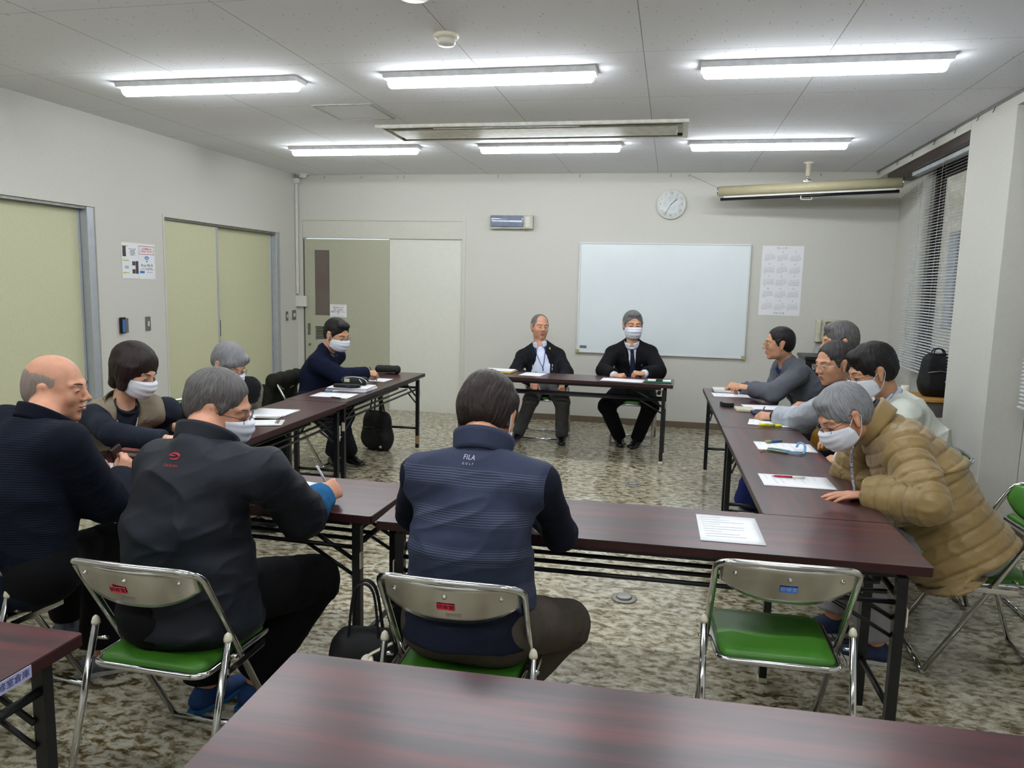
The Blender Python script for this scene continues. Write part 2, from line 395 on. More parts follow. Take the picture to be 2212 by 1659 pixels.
# ---- right windows
def window(name, y0, y1, z0, z1, nm):
    w = bpy.data.objects.new(name, None); COL.objects.link(w); struct(w)
    x0, x1 = W+.03, W+.09
    mb = MB(); t = .05
    mb.bx(x0,x1,y0,y1,z0,z0+t); mb.bx(x0,x1,y0,y1,z1-t,z1); mb.bx(x0,x1,y0,y0+t,z0,z1); mb.bx(x0,x1,y1-t,y1,z0,z1)
    mb.build('window_frame', M['brown_frame'], w)
    n = 2; step = (y1-y0-2*t)/n
    for i in range(n):
        a = y0+t+i*step; b = a+step; xx = x0+.012+.022*i
        s = MB(); q = .045
        s.bx(xx,xx+.02,a,b,z0+t,z0+t+q); s.bx(xx,xx+.02,a,b,z1-t-q,z1-t); s.bx(xx,xx+.02,a,a+q*1.6,z0+t,z1-t); s.bx(xx,xx+.02,b-q*1.6,b,z0+t,z1-t)
        so = s.build('sash', M['brown_frame'], w)
        MB().bx(xx+.008,xx+.012,a+q*1.6,b-q*1.6,z0+t+q,z1-t-q).build('pane', M['glass'], so)
    MB().bx(W-.02,W+.03,y0,y1,z0-.02,z0-.001,bev=.003).build('window_sill', M['frame'], w)
window('window_1', -2.44, -.95, .90, 2.62, 1)
window('window_2', -5.9, -3.6, .90, 2.62, 2)
mb = MB(); mb.bx(XP+.012, W-.004, -2.45, -.34, 2.60, 2.662); mb.bx(XP+.012, W-.004, -6.2, -3.3, 2.60, 2.662); struct(mb.build('trim_7', M['brown_frame']))

def blind(name, y0, y1, z0, z1, x, label):
    b = thing(name, label, 'blind', (x,(y0+y1)/2,z1)); L = (y1-y0)
    MB().box((0,0,-.018),(.05,L,.034),bev=.003).build('headrail', M['blind'], b)
    s = MB(); n = int((z1-z0-.06)/.0235)
    for i in range(n):
        z = -.05-i*.0235
        for k in range(3):
            a = R(-27+ (k-1)*9)
            s.box(((k-1)*.0075*math.cos(R(27)), 0, z+(k-1)*.0075*math.sin(R(27))*1.0), (.0082,L-.01,.0007), Matrix.Rotation(-R(27)+(k-1)*.12,3,'Y'))
    s.build('slats', M['blind'], b)
    MB().box((0,0,-(z1-z0)+.008),(.028,L-.008,.016),bev=.004).build('bottom_rail', M['blind'], b)
    for q in (-.38,0,.38):
        c = MB(); c.tube([(-.013,q*L,-.03),(-.013,q*L,-(z1-z0)+.01)], .0012, 5); c.tube([(.013,q*L,-.03),(.013,q*L,-(z1-z0)+.01)], .0012, 5); c.build('ladder_cord', M['white_plastic'], b)
blind('venetian_blind', -2.43, -.90, .862, 2.598, 6.47, 'white venetian blind over the window beyond the pillar')
blind('venetian_blind', -5.95, -3.4, .862, 2.598, 6.47, 'white venetian blind over the window on the near side of the pillar')

# ---- outside the windows: tiled facade, eave, ground
def tile_mat():
    m = mat('beige_facade_tile', (206,190,160), .6); N, L = nodes(m); b = N['Principled BSDF']
    t = N.new('ShaderNodeTexBrick'); t.inputs['Scale'].default_value = 4; t.inputs['Color1'].default_value = lin((206,188,156)); t.inputs['Color2'].default_value = lin((196,178,148)); t.inputs['Mortar'].default_value = lin((160,150,132)); t.inputs['Mortar Size'].default_value = .02
    tc = N.new('ShaderNodeTexCoord'); sp = N.new('ShaderNodeSeparateXYZ'); cb = N.new('ShaderNodeCombineXYZ'); L.new(tc.outputs['Object'], sp.inputs[0]); L.new(sp.outputs['Y'], cb.inputs['X']); L.new(sp.outputs['Z'], cb.inputs['Y'])
    L.new(cb.outputs[0], t.inputs['Vector']); L.new(t.outputs['Color'], b.inputs['Base Color']); return m
bt = MB(); bt.bx(9.2,9.5,5.6,15,-.3,6.5); bld = bt.build('outside_building', tile_mat()); tag(bld, 'beige tiled building seen through the blind', 'building')
for (a, b) in ((6.0,6.5),(8.6,9.4)):
    f = MB().bx(9.17,9.21,a,b,.9,2.6).build('window', M['brown_frame'], bld); MB().bx(9.16,9.171,a+.06,b-.06,.96,2.54).build('pane', mat('dark_pane',(70,80,88),.1), f)
MB().bx(6.75,14,-16,14,-.35,-.3).build('ground_outside', mat('pale_concrete', (150,148,142), .9))
struct(bpy.data.objects['ground_outside'])

# ---------------------------------------------------------------- ceiling fittings
def lamp_proto():
    t = thing('ceiling_lamp', '', 'ceiling lamp', (0,0,H)); L = 1.245
    mb = MB(); mb.prism([(-.075,0),(.075,0),(.062,-.028),(-.062,-.028)], -L/2, L/2, Matrix.Rotation(R(90),4,'Z') @ Matrix.Rotation(R(90),4,'X'), bev=0); mb.build('housing', M['lamp_body'], t)
    mb = MB(); pr = []
    for k in range(13):
        a = PI + PI*k/12; pr.append((.038*math.cos(a), -.030+.044*math.sin(a)))
    n = len(pr); Ls = [(-L/2+.012,.55),(-L/2+.018,.85),(-L/2+.03,1)] ; Ls = Ls + [(-x, s) for x, s in Ls[::-1]]
    rings = [[mb.bm.verts.new((x, p*s, -.030+(q+.030)*s)) for p, q in pr] for x, s in Ls]
    for A, B in zip(rings, rings[1:]):
        for j in range(n-1):
            f = mb.bm.faces.new((A[j],A[j+1],B[j+1],B[j])); f.smooth = True
        mb.bm.faces.new((A[-1],A[0],B[0],B[-1]))
    mb.bm.faces.new(rings[0]); mb.bm.faces.new(rings[-1])
    mb.build('diffuser', M['lamp_glow'], t)
    return t
lamp = lamp_proto(); first = True
rowname = {-3.98:'middle', -1.73:'far', -6.23:'near', -8.48:'rearmost'}
colname = ['left','centre','right']
lampx = {-3.98:(.8815,2.6786,4.4948), -1.73:(.8689,2.6744,4.4856), -6.23:(.88,2.68,4.49), -8.48:(.88,2.68,4.49)}
LAB = {(-3.98,0):'long white ceiling lamp nearest the left wall in the front row',(-3.98,1):'long white ceiling lamp between the smoke detector and the air vent',(-3.98,2):'longest-looking white ceiling lamp, front row, towards the window wall',
       (-1.73,0):'small far ceiling lamp above the grey sliding door',(-1.73,1):'small far ceiling lamp between the air vent and the back wall',(-1.73,2):'small far ceiling lamp beside the projector screen bracket'}
for y in (-3.98,-1.73,-6.23,-8.48):
    for k, x in enumerate(lampx[y]):
        o = lamp if first else copy_tree(lamp); first = False
        o.location = (x+.6225, y, H-.0005); o['label'] = LAB.get((y,k), 'white ceiling lamp above the camera in the %s row, %s' % (rowname[y], colname[k])); o['group'] = 'long ceiling lamps'
# recessed air vent
t = thing('ceiling_air_vent', 'long recessed grey air-conditioning vent between the two rows of ceiling lamps', 'air vent', (3.26,-2.34,H))
mb = MB(); a, b = 1.20, .30
for (x0,x1,y0,y1) in ((-a,a,-b,-b+.04),(-a,a,b-.04,b),(-a,-a+.04,-b+.04,b-.04),(a-.04,a,-b+.04,b-.04)): mb.bx(x0,x1,y0,y1,-.022,-.0005)
mb.build('frame', mat('vent_frame',(214,212,200),.5), t)
MB().bx(-a+.041,a-.041,-b+.041,-b+.12,-.012,-.001).build('slot', M['dark'], t)
MB().bx(-a+.041,a-.041,b-.085,b-.041,-.012,-.001).build('slot', M['dark'], t)
MB().bx(-a+.08,a-.08,-.15,.20,-.020,-.001,bev=.004).build('panel', mat('vent_panel',(214,210,194),.5), t)
MB().bx(-.75,.40,-.225,-.20,-.02,-.008).build('reflective_strip', M['chrome'], t)
# access hatch
t = thing('ceiling_hatch', 'small square access hatch flush in the ceiling boards', 'hatch', (2.085,-3.09,H))
mb = MB(); a, b = .225, .24
for (x0,x1,y0,y1) in ((-a,a,-b,-b+.02),(-a,a,b-.02,b),(-a,-a+.02,-b+.02,b-.02),(a-.02,a,-b+.02,b-.02)): mb.bx(x0,x1,y0,y1,-.006,-.0005)
mb.build('frame', mat('hatch_frame',(160,160,156),.5), t); MB().bx(-a+.021,a-.021,-b+.021,b-.021,-.004,-.0005).build('lid', M['ceiling'], t)
# detectors
def detector(x, y, r, label):
    t = thing('smoke_detector', label, 'smoke detector', (x,y,H-.0005))
    Rx = Matrix.Rotation(PI,3,'X')
    MB().lathe([(0,0),(r,0),(r,.012),(r*.86,.022),(0,.022)], n=32, rot=Rx).build('base', M['cream_cap'], t)
    MB().lathe([(0,.0221),(r*.74,.0221),(r*.76,.04),(r*.6,.052),(0,.056)], n=32, rot=Rx).build('head', M['white_plastic'], t)
detector(3.253,-4.66,.062,'small white round smoke detector on the ceiling in front of the middle lamp')
detector(3.30,-5.28,.10,'larger round smoke detector cut off by the top edge of the photo')
t = thing('ceiling_sensor', 'small white sensor at the ceiling corner above the conduit', 'sensor', (.14,-.10,H-.0005)); Rx = Matrix.Rotation(PI,3,'X')
MB().lathe([(0,0),(.075,0),(.075,.012),(0,.012)], n=24, rot=Rx).build('base', M['cream_cap'], t); MB().lathe([(0,.0121),(.05,.0121),(.045,.04),(0,.05)], n=24, rot=Rx).build('head', M['white_plastic'], t)
# picture rail with hooks
t = thing('picture_rail', 'thin dark picture rail with hooks below the ceiling, back wall', 'picture rail', (0,0,H))
MB().bx(.22,W-.25,-.010,-.001,-.012,-.001).build('rail', M['frame'], t)
for x in (.37,.83,1.27,1.35,2.45,3.36,4.33,4.52,5.83): MB().tube([(x,-.006,-.010),(x,-.014,-.022),(x-.004,-.016,-.036),(x,-.022,-.046)], .003, 6).build('hook', M['steel'], t)
t = thing('picture_rail', 'thin dark picture rail with hooks along the window side', 'picture rail', (XP,0,H))
MB().bx(-.012,-.001,-6,-.012,-.014,-.001).build('rail', M['steel'], t)
for y in (-.12,-.75,-1.2,-1.75,-2.2,-2.62,-2.88): MB().tube([(-.006,y,-.012),(-.016,y,-.026),(-.018,y,-.040),(-.024,y,-.050)], .0035, 6).build('hook', M['steel'], t)

# ---------------------------------------------------------------- projector screen (rolled up)
t = thing('projector_screen', 'rolled-up projector screen in a beige tube hanging from the ceiling', 'projector screen', (5.61,-.62,H))
A, B = Vector((-.80,.20,-.245)), Vector((.785,-.20,-.215))
dx = (B-A).normalized(); M3 = Matrix((dx, Vector((0,0,1)).cross(dx), dx.cross(Vector((0,0,1)).cross(dx)))).transposed()
MB().tube([A,B], .048, 20).build('casing', M['beige_paint'], t)
for p, s in ((A,-1),(B,1)): MB().tube([p, p+dx*s*.012], .044, 20).build('end_cap', M['chrome'], t)
MB().tube([A+Vector((.02,0,-.078)), B+Vector((-.02,0,-.078))], .015, 10).build('bottom_bar', M['black_plastic'], t)
MB().box(((A+B)/2+Vector((0,0,-.055))), ((B-A).length-.10,.002,.03), M3).build('screen_cloth', M['white_plastic'], t)
mb = MB(); mb.lathe([(0,0),(.045,0),(.045,-.01),(.024,-.012),(.024,-.125),(0,-.125)], (0,0,-.0005), 20); mb.build('ceiling_bracket', M['cream_cap'], t)
mb = MB(); mb.tube([(0,0,-.12),(0,0,-.16)], .006, 8); mb.box((0,0,-.178),(.08,.05,.012)); mb.tube([(-.03,0,-.16),(.03,0,-.16)],.007,8); mb.build('hanger', M['chrome'], t)
MB().tube(fillet([(-.05,0,-.31),(-.05,0,-.345),(.05,0,-.345),(.05,0,-.31)],.02), .005, 8).build('pull_handle', M['white_plastic'], t)
MB().tube([A+Vector((.0,0,.03)), (-1.08,.60,-.03)], .002, 5).build('cord', M['steel'], t)

# ---------------------------------------------------------------- back wall fittings
t = thing('whiteboard', 'large blank whiteboard with thin white frame on the back wall', 'whiteboard', (4.291,-.002,1.393))
w, h = 1.808/2, 1.213/2
MB().bx(-w+.012,w-.012,-.022,-.001,-h+.012,h-.012).build('board', M['board'], t)
mb = MB(); f = .018
for a in ((-w,w,h-f,h),(-w,w,-h,-h+f),(-w,-w+f,-h+f,h-f),(w-f,w,-h+f,h-f)): mb.bx(a[0],a[1],-.030,-.001,a[2],a[3],bev=.003)
mb.build('frame', M['white_metal'], t)
for sx in (-1,1): MB().box((sx*(w-.014),-.02,-h+.014),(.042,.034,.042),bev=.004).build('corner_cap', mat('yellowed_plastic',(176,168,122),.5), t)
MB().box((-w+.075,-.023,-h+.065),(.075,.002,.03)).build('maker_plate', mat('grey_plate',(110,112,122),.5), t)

t = thing('wall_clock', 'round white wall clock showing about twenty-five to two', 'clock', (4.347,-.002,2.405)); Ry = Matrix.Rotation(R(90),3,'X')
MB().lathe([(0,.0),(.155,.0),(.157,.02),(.150,.036),(.142,.038),(.140,.028),(0,.028)], n=64, rot=Ry).build('case', M['white_plastic'], t)
MB().lathe([(0,.0285),(.1395,.0285),(.1395,.030),(0,.030)], n=48, rot=Ry).build('dial', mat('clock_dial',(236,240,240),.5), t)
for k in range(12):
    if k % 3 == 0: continue
    a = R(30*k); MB().box((.117*math.sin(a),-.0308,.117*math.cos(a)),(.003,.001,.026), Matrix.Rotation(a,3,'Y')).build('hour_mark', M['ink'], t)
for s, x, z in (('12',0,.112),('3',.112,0),('6',0,-.112),('9',-.112,0)):
    text('numeral', s, .036, M['ink'], frame((x,-.031,z),(1,0,0),(0,0,1)), t)
def hand(ang, L, wd): 
    a = R(ang); MB().box((math.sin(a)*(L/2-.012),-.0325,math.cos(a)*(L/2-.012)),(wd,.0015,L), Matrix.Rotation(a,3,'Y')).build('clock_hand', M['black_ink'], t)
hand(47,.092,.008); hand(211,.128,.005)
mb = MB(); mb.lathe([(.138,.033),(.132,.0355),(.0,.040)], n=48, rot=Ry); mb.build('cover_glass', M['lens'], t)

t = thing('wall_speaker_unit', 'grey flat wall box with blue-grey glossy panel above the left seated man', 'wall unit', (2.62,-.002,2.207))
MB().box((0,-.035,0),(.485,.068,.150),bev=.006).build('casing', mat('beige_casing',(188,188,172),.5), t)
mb = MB(); mb.grid(lambda u,v: Vector((-.232+u*.37, -.0715-.010*math.sin(v*PI)**.5, -.058+v*.126)), 24, 14); mb.build('glossy_panel', mat('blue_grey_panel',(128,138,160),.06,coat=.6), t, solid=.002)
MB().box((.187,-.0715,.0),(.06,.006,.122),bev=.002).build('control_strip', M['frame'], t)
for k in range(3): MB().box((.187,-.0765,.036-.036*k),(.032,.004,.024),bev=.001).build('button', M['white_plastic'], t)
MB().box((.14,-.03,-.088),(.018,.006,.026)).build('tag', mat('yellow_tag',(176,172,120),.6), t)

t = thing('wall_calendar', 'tall paper year calendar with small red heading right of the whiteboard', 'calendar', (5.515,-.0015,1.624))
MB().box((0,-.001,0),(.414,.0012,.724)).build('sheet', M['paper'], t)
text('heading', 'カレンダー', .026, M['red_ink'], frame((0,-.002,.338),(1,0,0),(0,0,1)), t)
months = ['1','2','3','4','5','6','7','8','9','10','11','12','1','2','3']; starts = [0,3,3,6,1,4,6,2,5,0,3,5,1,4,5]; ndays = [31,28,31,30,31,30,31,31,30,31,30,31,31,29,31]
for k, mo in enumerate(months):
    cx = -.128+.128*(k % 3); cz = .300-.127*(k//3)
    text('month_number', mo, .020, M['black_ink'], frame((cx,-.002,cz),(1,0,0),(0,0,1)), t)
    rows = []; cells = ['  ']*starts[k] + ['%2d' % (q+1) for q in range(ndays[k])]
    while len(cells) % 7: cells.append('  ')
    body = '\n'.join(' '.join(c if c.strip() else '   ' for c in cells[r:r+7]) for r in range(0, len(cells), 7))
    text('dates', body, .0125, M['ink'], frame((cx,-.002,cz-.058),(1,0,0),(0,0,1)), t, line=1.2)
text('footer', '市 民 公 民 館', .018, M['black_ink'], frame((0,-.002,-.338),(1,0,0),(0,0,1)), t)

t = thing('wall_telephone', 'cream wall telephone with small display beside the calendar', 'telephone', (6.0,-.002,1.12))
MB().box((0,-.028,0),(.235,.05,.245),bev=.012).build('body', mat('cream_phone',(204,202,178),.45), t)
MB().box((.030,-.0555,.075),(.105,.004,.040)).build('display', mat('lcd',(98,106,96),.2), t)
for i in range(4):
    for j in range(4): MB().box((-.012+.028*i,-.056,.020-.026*j),(.018,.006,.013),bev=.002).build('key', M['white_plastic'], t)
mb = MB(); mb.tube(fillet([(-.088,-.066,.10),(-.088,-.078,.05),(-.088,-.078,-.05),(-.088,-.066,-.115)],.03), [.02]*3+[.019]*11, 12, flat=(1.1,.8)) if False else mb.box((-.088,-.066,.085),(.044,.034,.05),bev=.012); mb.box((-.088,-.066,-.095),(.044,.034,.05),bev=.012); mb.box((-.088,-.072,0),(.034,.022,.19),bev=.008); mb.build('handset', mat('cream_handset',(212,210,188),.4), t)
cord = []
for k in range(60):
    u = k/59; a = k*1.7; cord.append((-.10-.03*math.sin(u*PI)-.004*math.cos(a), -.04-.004*math.sin(a), -.125-.115*math.sin(u*PI)))
MB().tube(cord, .0022, 5).build('coiled_cord', mat('cream_cord',(196,194,176),.5), t)
MB().box((.155,-.004,.0),(.06,.003,.18)).build('notice', M['paper'], t)

# paper notice on the grey door, sits proud of the leaf
t = thing('door_notice', 'small white notice with red and black lines beside the door window', 'notice', (.521,.0115,1.160))
MB().box((0,-.0008,0),(.21,.0012,.15)).build('sheet', M['paper'], t)
text('border_line', '━━━━━━━━', .020, M['ink'], frame((0,-.0017,.062),(1,0,0),(0,0,1)), t, extrude=.0001)
text('border_line', '━━━━━━━━', .020, M['ink'], frame((0,-.0017,-.064),(1,0,0),(0,0,1)), t, extrude=.0001)
text('red_line', '使用後は必ず', .024, M['red_ink'], frame((0,-.0017,.036),(1,0,0),(0,0,1)), t)
text('black_lines', '消灯と施錠の\n確認をお願いいたし\nます', .021, M['black_ink'], frame((0,-.0017,-.014),(1,0,0),(0,0,1)), t, line=1.1)

# conduit and junction box on the left wall corner
t = thing('conduit', 'white surface conduit running down the corner to a junction box', 'conduit', (.022,-.035,0))
MB().box((0,0,2.0),(.030,.022,1.30),bev=.003).build('duct', M['white_plastic'], t)
MB().box((.008,-.006,2.665),(.075,.055,.06),bev=.008).build('corner_piece', M['white_plastic'], t)
MB().box((.035,.010,1.262),(.150,.046,.130),bev=.006).build('junction_box', M['white_plastic'], t)
def switch_plate(x, y, z, wy, hz, label, n=1, wall='left', blue=False):
    t = thing('switch_plate', label, 'switch', (x,y,z), R(90) if wall == 'left' else 0)
    MB().box((0,-.004,0),(wy,.006,hz),bev=.002).build('plate', M['steel'], t)
    for k in range(n): MB().box(((k-(n-1)/2)*.026,-.009,0),(.018,.006,.042),bev=.002).build('rocker', M['white_plastic'], t)
    if blue:
        MB().box((-.028,-.016,.004),(.052,.022,.13),bev=.004).build('timer', M['black_plastic'], t)
        MB().box((-.028,-.0285,.0),(.034,.003,.105)).build('timer_face', mat('blue_timer_face',(70,112,180),.4), t)
switch_plate(.001,-2.978,1.113,.105,.12,'steel wall switch plate with a blue timer clipped over it',1,blue=True)
switch_plate(.001,-2.682,1.115,.062,.12,'narrow steel wall switch plate with one white rocker')
switch_plate(.001,-.27,1.092,.05,.105,'narrow switch plate below the junction box, nearer of the pair')
switch_plate(.001,-.10,1.098,.085,.115,'wider two-rocker switch plate below the junction box, in the corner',2)

# posters on the left wall
t = thing('wifi_sign', 'white Free Wi-Fi poster with blue wave symbol, right of the pair', 'poster', (.0015,-2.665,1.643), R(90))
MB().box((0,-.0008,0),(.207,.0012,.296)).build('sheet', M['paper'], t)
mb = MB()
for a in ((-.094,.094,.128,.124),(-.094,.094,.062,.058),(-.094,-.091,.128,.058),(.091,.094,.128,.058)): mb.bx(a[0],a[1],-.0022,-.0014,a[3],a[2])
mb.build('red_border', M['red_ink'], t)
text('red_text', '公共無線LAN\nご利用になれます', .021, M['red_ink'], frame((0,-.0017,.093),(1,0,0),(0,0,1)), t)
mb = MB()
for r0, r1, cnt in ((.036,.046,1),(.020,.029,1)):
    poly = [(r1*math.sin(R(a)), r1*math.cos(R(a))) for a in range(-45,46,9)] + [(r0*math.sin(R(a)), r0*math.cos(R(a))) for a in range(45,-46,-9)]
    mb.prism(poly, 0, .0006, frame((0,-.0016,-.002),(1,0,0),(0,0,1)))
mb.lathe([(0,0),(.008,0),(.008,.0006),(0,.0006)], (0,-.0016,.001), 16, Matrix.Rotation(R(90),3,'X')); mb.build('wave_symbol', M['blue_ink'], t)
text('title', 'Free Wi-Fi', .034, M['black_ink'], frame((0,-.0017,-.034),(1,0,0),(0,0,1)), t)
text('small_text', 'このマークのある場所で無線\nインターネットがご利用いただけます', .0105, M['ink'], frame((0,-.0017,-.064),(1,0,0),(0,0,1)), t)
MB().box((-.062,-.0017,-.090),(.058,.0006,.02)).build('blue_badge', M['blue_ink'], t)
text('small_text', 'SSID: Free-Wi-Fi', .011, M['ink'], frame((.035,-.0017,-.090),(1,0,0),(0,0,1)), t)
t = thing('instruction_sign', 'white instruction sheet with small dark photos, left of the pair', 'poster', (.0015,-2.868,1.645), R(90))
MB().box((0,-.0008,0),(.195,.0012,.294)).build('sheet', M['paper'], t)
yel = mat('yellow_marker',(214,208,120),.8)
for a in ((-.055,.118),(-.05,.0),(-.055,-.10)): MB().box((a[0],-.0016,a[1]),(.07,.0005,.010)).build('yellow_line', yel, t)
ph = mat('dark_photo_print',(52,44,50),.6,rgb2=(90,80,84),nscale=60)
for a in ((-.068,.075,.040,.085),(.040,-.022,.036,.034),(.040,-.088,.036,.036),(.078,-.055,.034,.105)): MB().box((a[0],-.0016,a[1]),(a[2],.0006,a[3])).build('photo', ph, t)
text('small_text', '使い方のご案内\n接続手順\n1 設定を開く\n2 名前を選ぶ\n3 接続する', .012, M['ink'], frame((.03,-.0017,.070),(1,0,0),(0,0,1)), t)
text('small_text', '注意事項\n利用時間', .012, M['ink'], frame((-.045,-.0017,-.055),(1,0,0),(0,0,1)), t)

# floor outlet
t = thing('floor_outlet', 'round metal floor outlet cover set in the marbled floor', 'floor outlet', (4.244,-4.798,.0))
MB().lathe([(0,0),(.064,0),(.060,.006),(.046,.007),(0,.007)], n=40).build('flange', mat('dull_nickel',(150,146,140),.45,metal=.4), t)
MB().lathe([(0,.0071),(.040,.0071),(.038,.016),(.030,.018),(0,.018)], n=40).build('cap', mat('nickel_cap',(160,158,152),.4,metal=.4), t)
t = thing('floor_outlet', 'second round floor outlet cover between the head table and right tables', 'floor outlet', (4.18,-2.60,.0))
MB().lathe([(0,0),(.064,0),(.060,.006),(.046,.007),(0,.007)], n=40).build('flange', bpy.data.materials['dull_nickel'], t)
MB().lathe([(0,.0071),(.040,.0071),(.038,.016),(.030,.018),(0,.018)], n=40).build('cap', bpy.data.materials['nickel_cap'], t)
# ---------------------------------------------------------------- folding tables
TW, TD = 1.8, .45
def folding_table(x, y, rz, label, edge='table_edge', sticker=None):
    t = thing('folding_table', label, 'table', (x,y,0), rz, 'folding meeting tables')
    mb = MB(); mb.prism([(p+TW/2, q+TD/2) for p, q in rrect(TW, TD, .012, 3)], .670, .700, bev=.002)
    o = mb.build('tabletop', M['table'], t)
    o.data.materials.append(M[edge])
    for f in o.data.polygons:
        if abs(f.normal.z) < .5: f.material_index = 1
    MB().bx(.10,TW-.10,.035,.06,.648,.669).build('under_rail', M['black_metal'], t)
    MB().bx(.10,TW-.10,TD-.06,TD-.035,.648,.669).build('under_rail', M['black_metal'], t)
    for k in range(3):
        yy = .065+.085*k; MB().tube([(.085,yy,.556),(TW-.085,yy,.556)], .0085, 8).build('shelf_rod', M['black_metal'], t)
    for sx in (0,1):
        X = lambda v: v if sx == 0 else TW-v
        for yy in (.05, TD-.05):
            leg = MB().box((X(.075),yy,.334),(.032,.028,.628)).build('leg', M['black_metal'], t)
            MB().box((X(.075),yy,.010),(.038,.034,.020),bev=.003).build('foot_cap', M['cream_cap'], leg)
            b = MB(); b.tube([(X(.085),yy+(.018 if yy < .2 else -.018),.50),(X(.36),yy+(.018 if yy < .2 else -.018),.655)], .008, 6); b.tube([(X(.085),yy+(.018 if yy < .2 else -.018),.44),(X(.30),yy+(.018 if yy < .2 else -.018),.56)], .007, 6); b.build('folding_stay', M['black_metal'], t)
        MB().tube([(X(.075),.05,.20),(X(.075),TD-.05,.20)], .011, 8).build('crossbar', M['black_metal'], t)
        MB().tube([(X(.075),.05,.575),(X(.075),TD-.05,.575)], .011, 8).build('crossbar', M['black_metal'], t)
        MB().box((X(.12),TD/2,.60),(.03,.16,.02),bev=.004).build('latch_bar', M['black_metal'], t)
        MB().box((X(.056),.04,.52),(.004,.022,.06)).build('sticker', M['cream_cap'], t)
    return t
TB = {}
def T(k, x, y, deg, label, **kw): TB[k] = folding_table(x, y, R(deg), label, **kw)
T('head', 2.650,-1.819,-1.4, 'dark red folding table in front of the two suited men at the back wall')
T('fr', 3.429,-6.010,1.18, 'dark red folding table with one sheet of paper, in front of the empty chair')
T('fl', 1.597,-5.919,-1.6, 'dark red folding table where the man in the black windbreaker writes')
T('lf', 2.261,-3.664,90.8, 'dark red folding table with pencil cases by the man in the navy sweater', edge='table_edge_dark')
T('ln', 2.302,-5.468,90.7, 'dark red folding table in front of the two women, left side', edge='table_edge')
T('rf', 5.185,-3.720,91.3, 'dark red folding table on the right, far half, with phone and memo pad', edge='table_edge_dark')
T('rn', 5.225,-5.521,91.3, 'dark red folding table on the right, near half, with pens and blue strap', edge='table_edge_dark')
T('fg', 3.623,-7.382,1.72, 'large-looking dark red folding table in the foreground, bottom edge of the photo')
T('fgl', 1.295,-7.414,-.19, 'dark red folding table corner at the lower left with a handwritten paper label')
# label taped on the end of the lower left table and chipped corner
t = TB['fgl']
MB().box((TW+.0012,.246,.685),(.0014,.104,.028)).build('name_label', mat('lilac_label',(176,178,214),.7), t)
text('label_writing', '研修室倉庫', .0195, mat('indigo_ink',(70,72,130),.8), frame((TW+.0024,.244,.685),(0,1,0),(0,0,1)), t)
for k in ('fl',): MB().box((TW+.0022,.345,.690),(.003,.05,.019)).build('edge_tape', M['cream_cap'], TB[k])
MB().box((TW*.72,TD+.0012,.6965),(.055,.0022,.006)).build('edge_tape', M['cream_cap'], TB['fr'])

mb = MB(); bmesh.ops.create_icosphere(mb.bm, subdivisions=3, radius=.026)
for v in mb.bm.verts: v.co *= 1+.35*math.sin(v.co.x*160+v.co.z*90)*math.cos(v.co.y*140)
bmesh.ops.translate(mb.bm, verts=mb.bm.verts, vec=(.080,.056+.26-.24,.44)); mb.build('tape_knot', M['paper'], TB['lf'], smooth=True)
MB().box((TW-.075,.05,.095),(.036,.032,.075),bev=.003).build('brown_tape', mat('brown_packing_tape',(168,140,104),.5), TB['lf'])
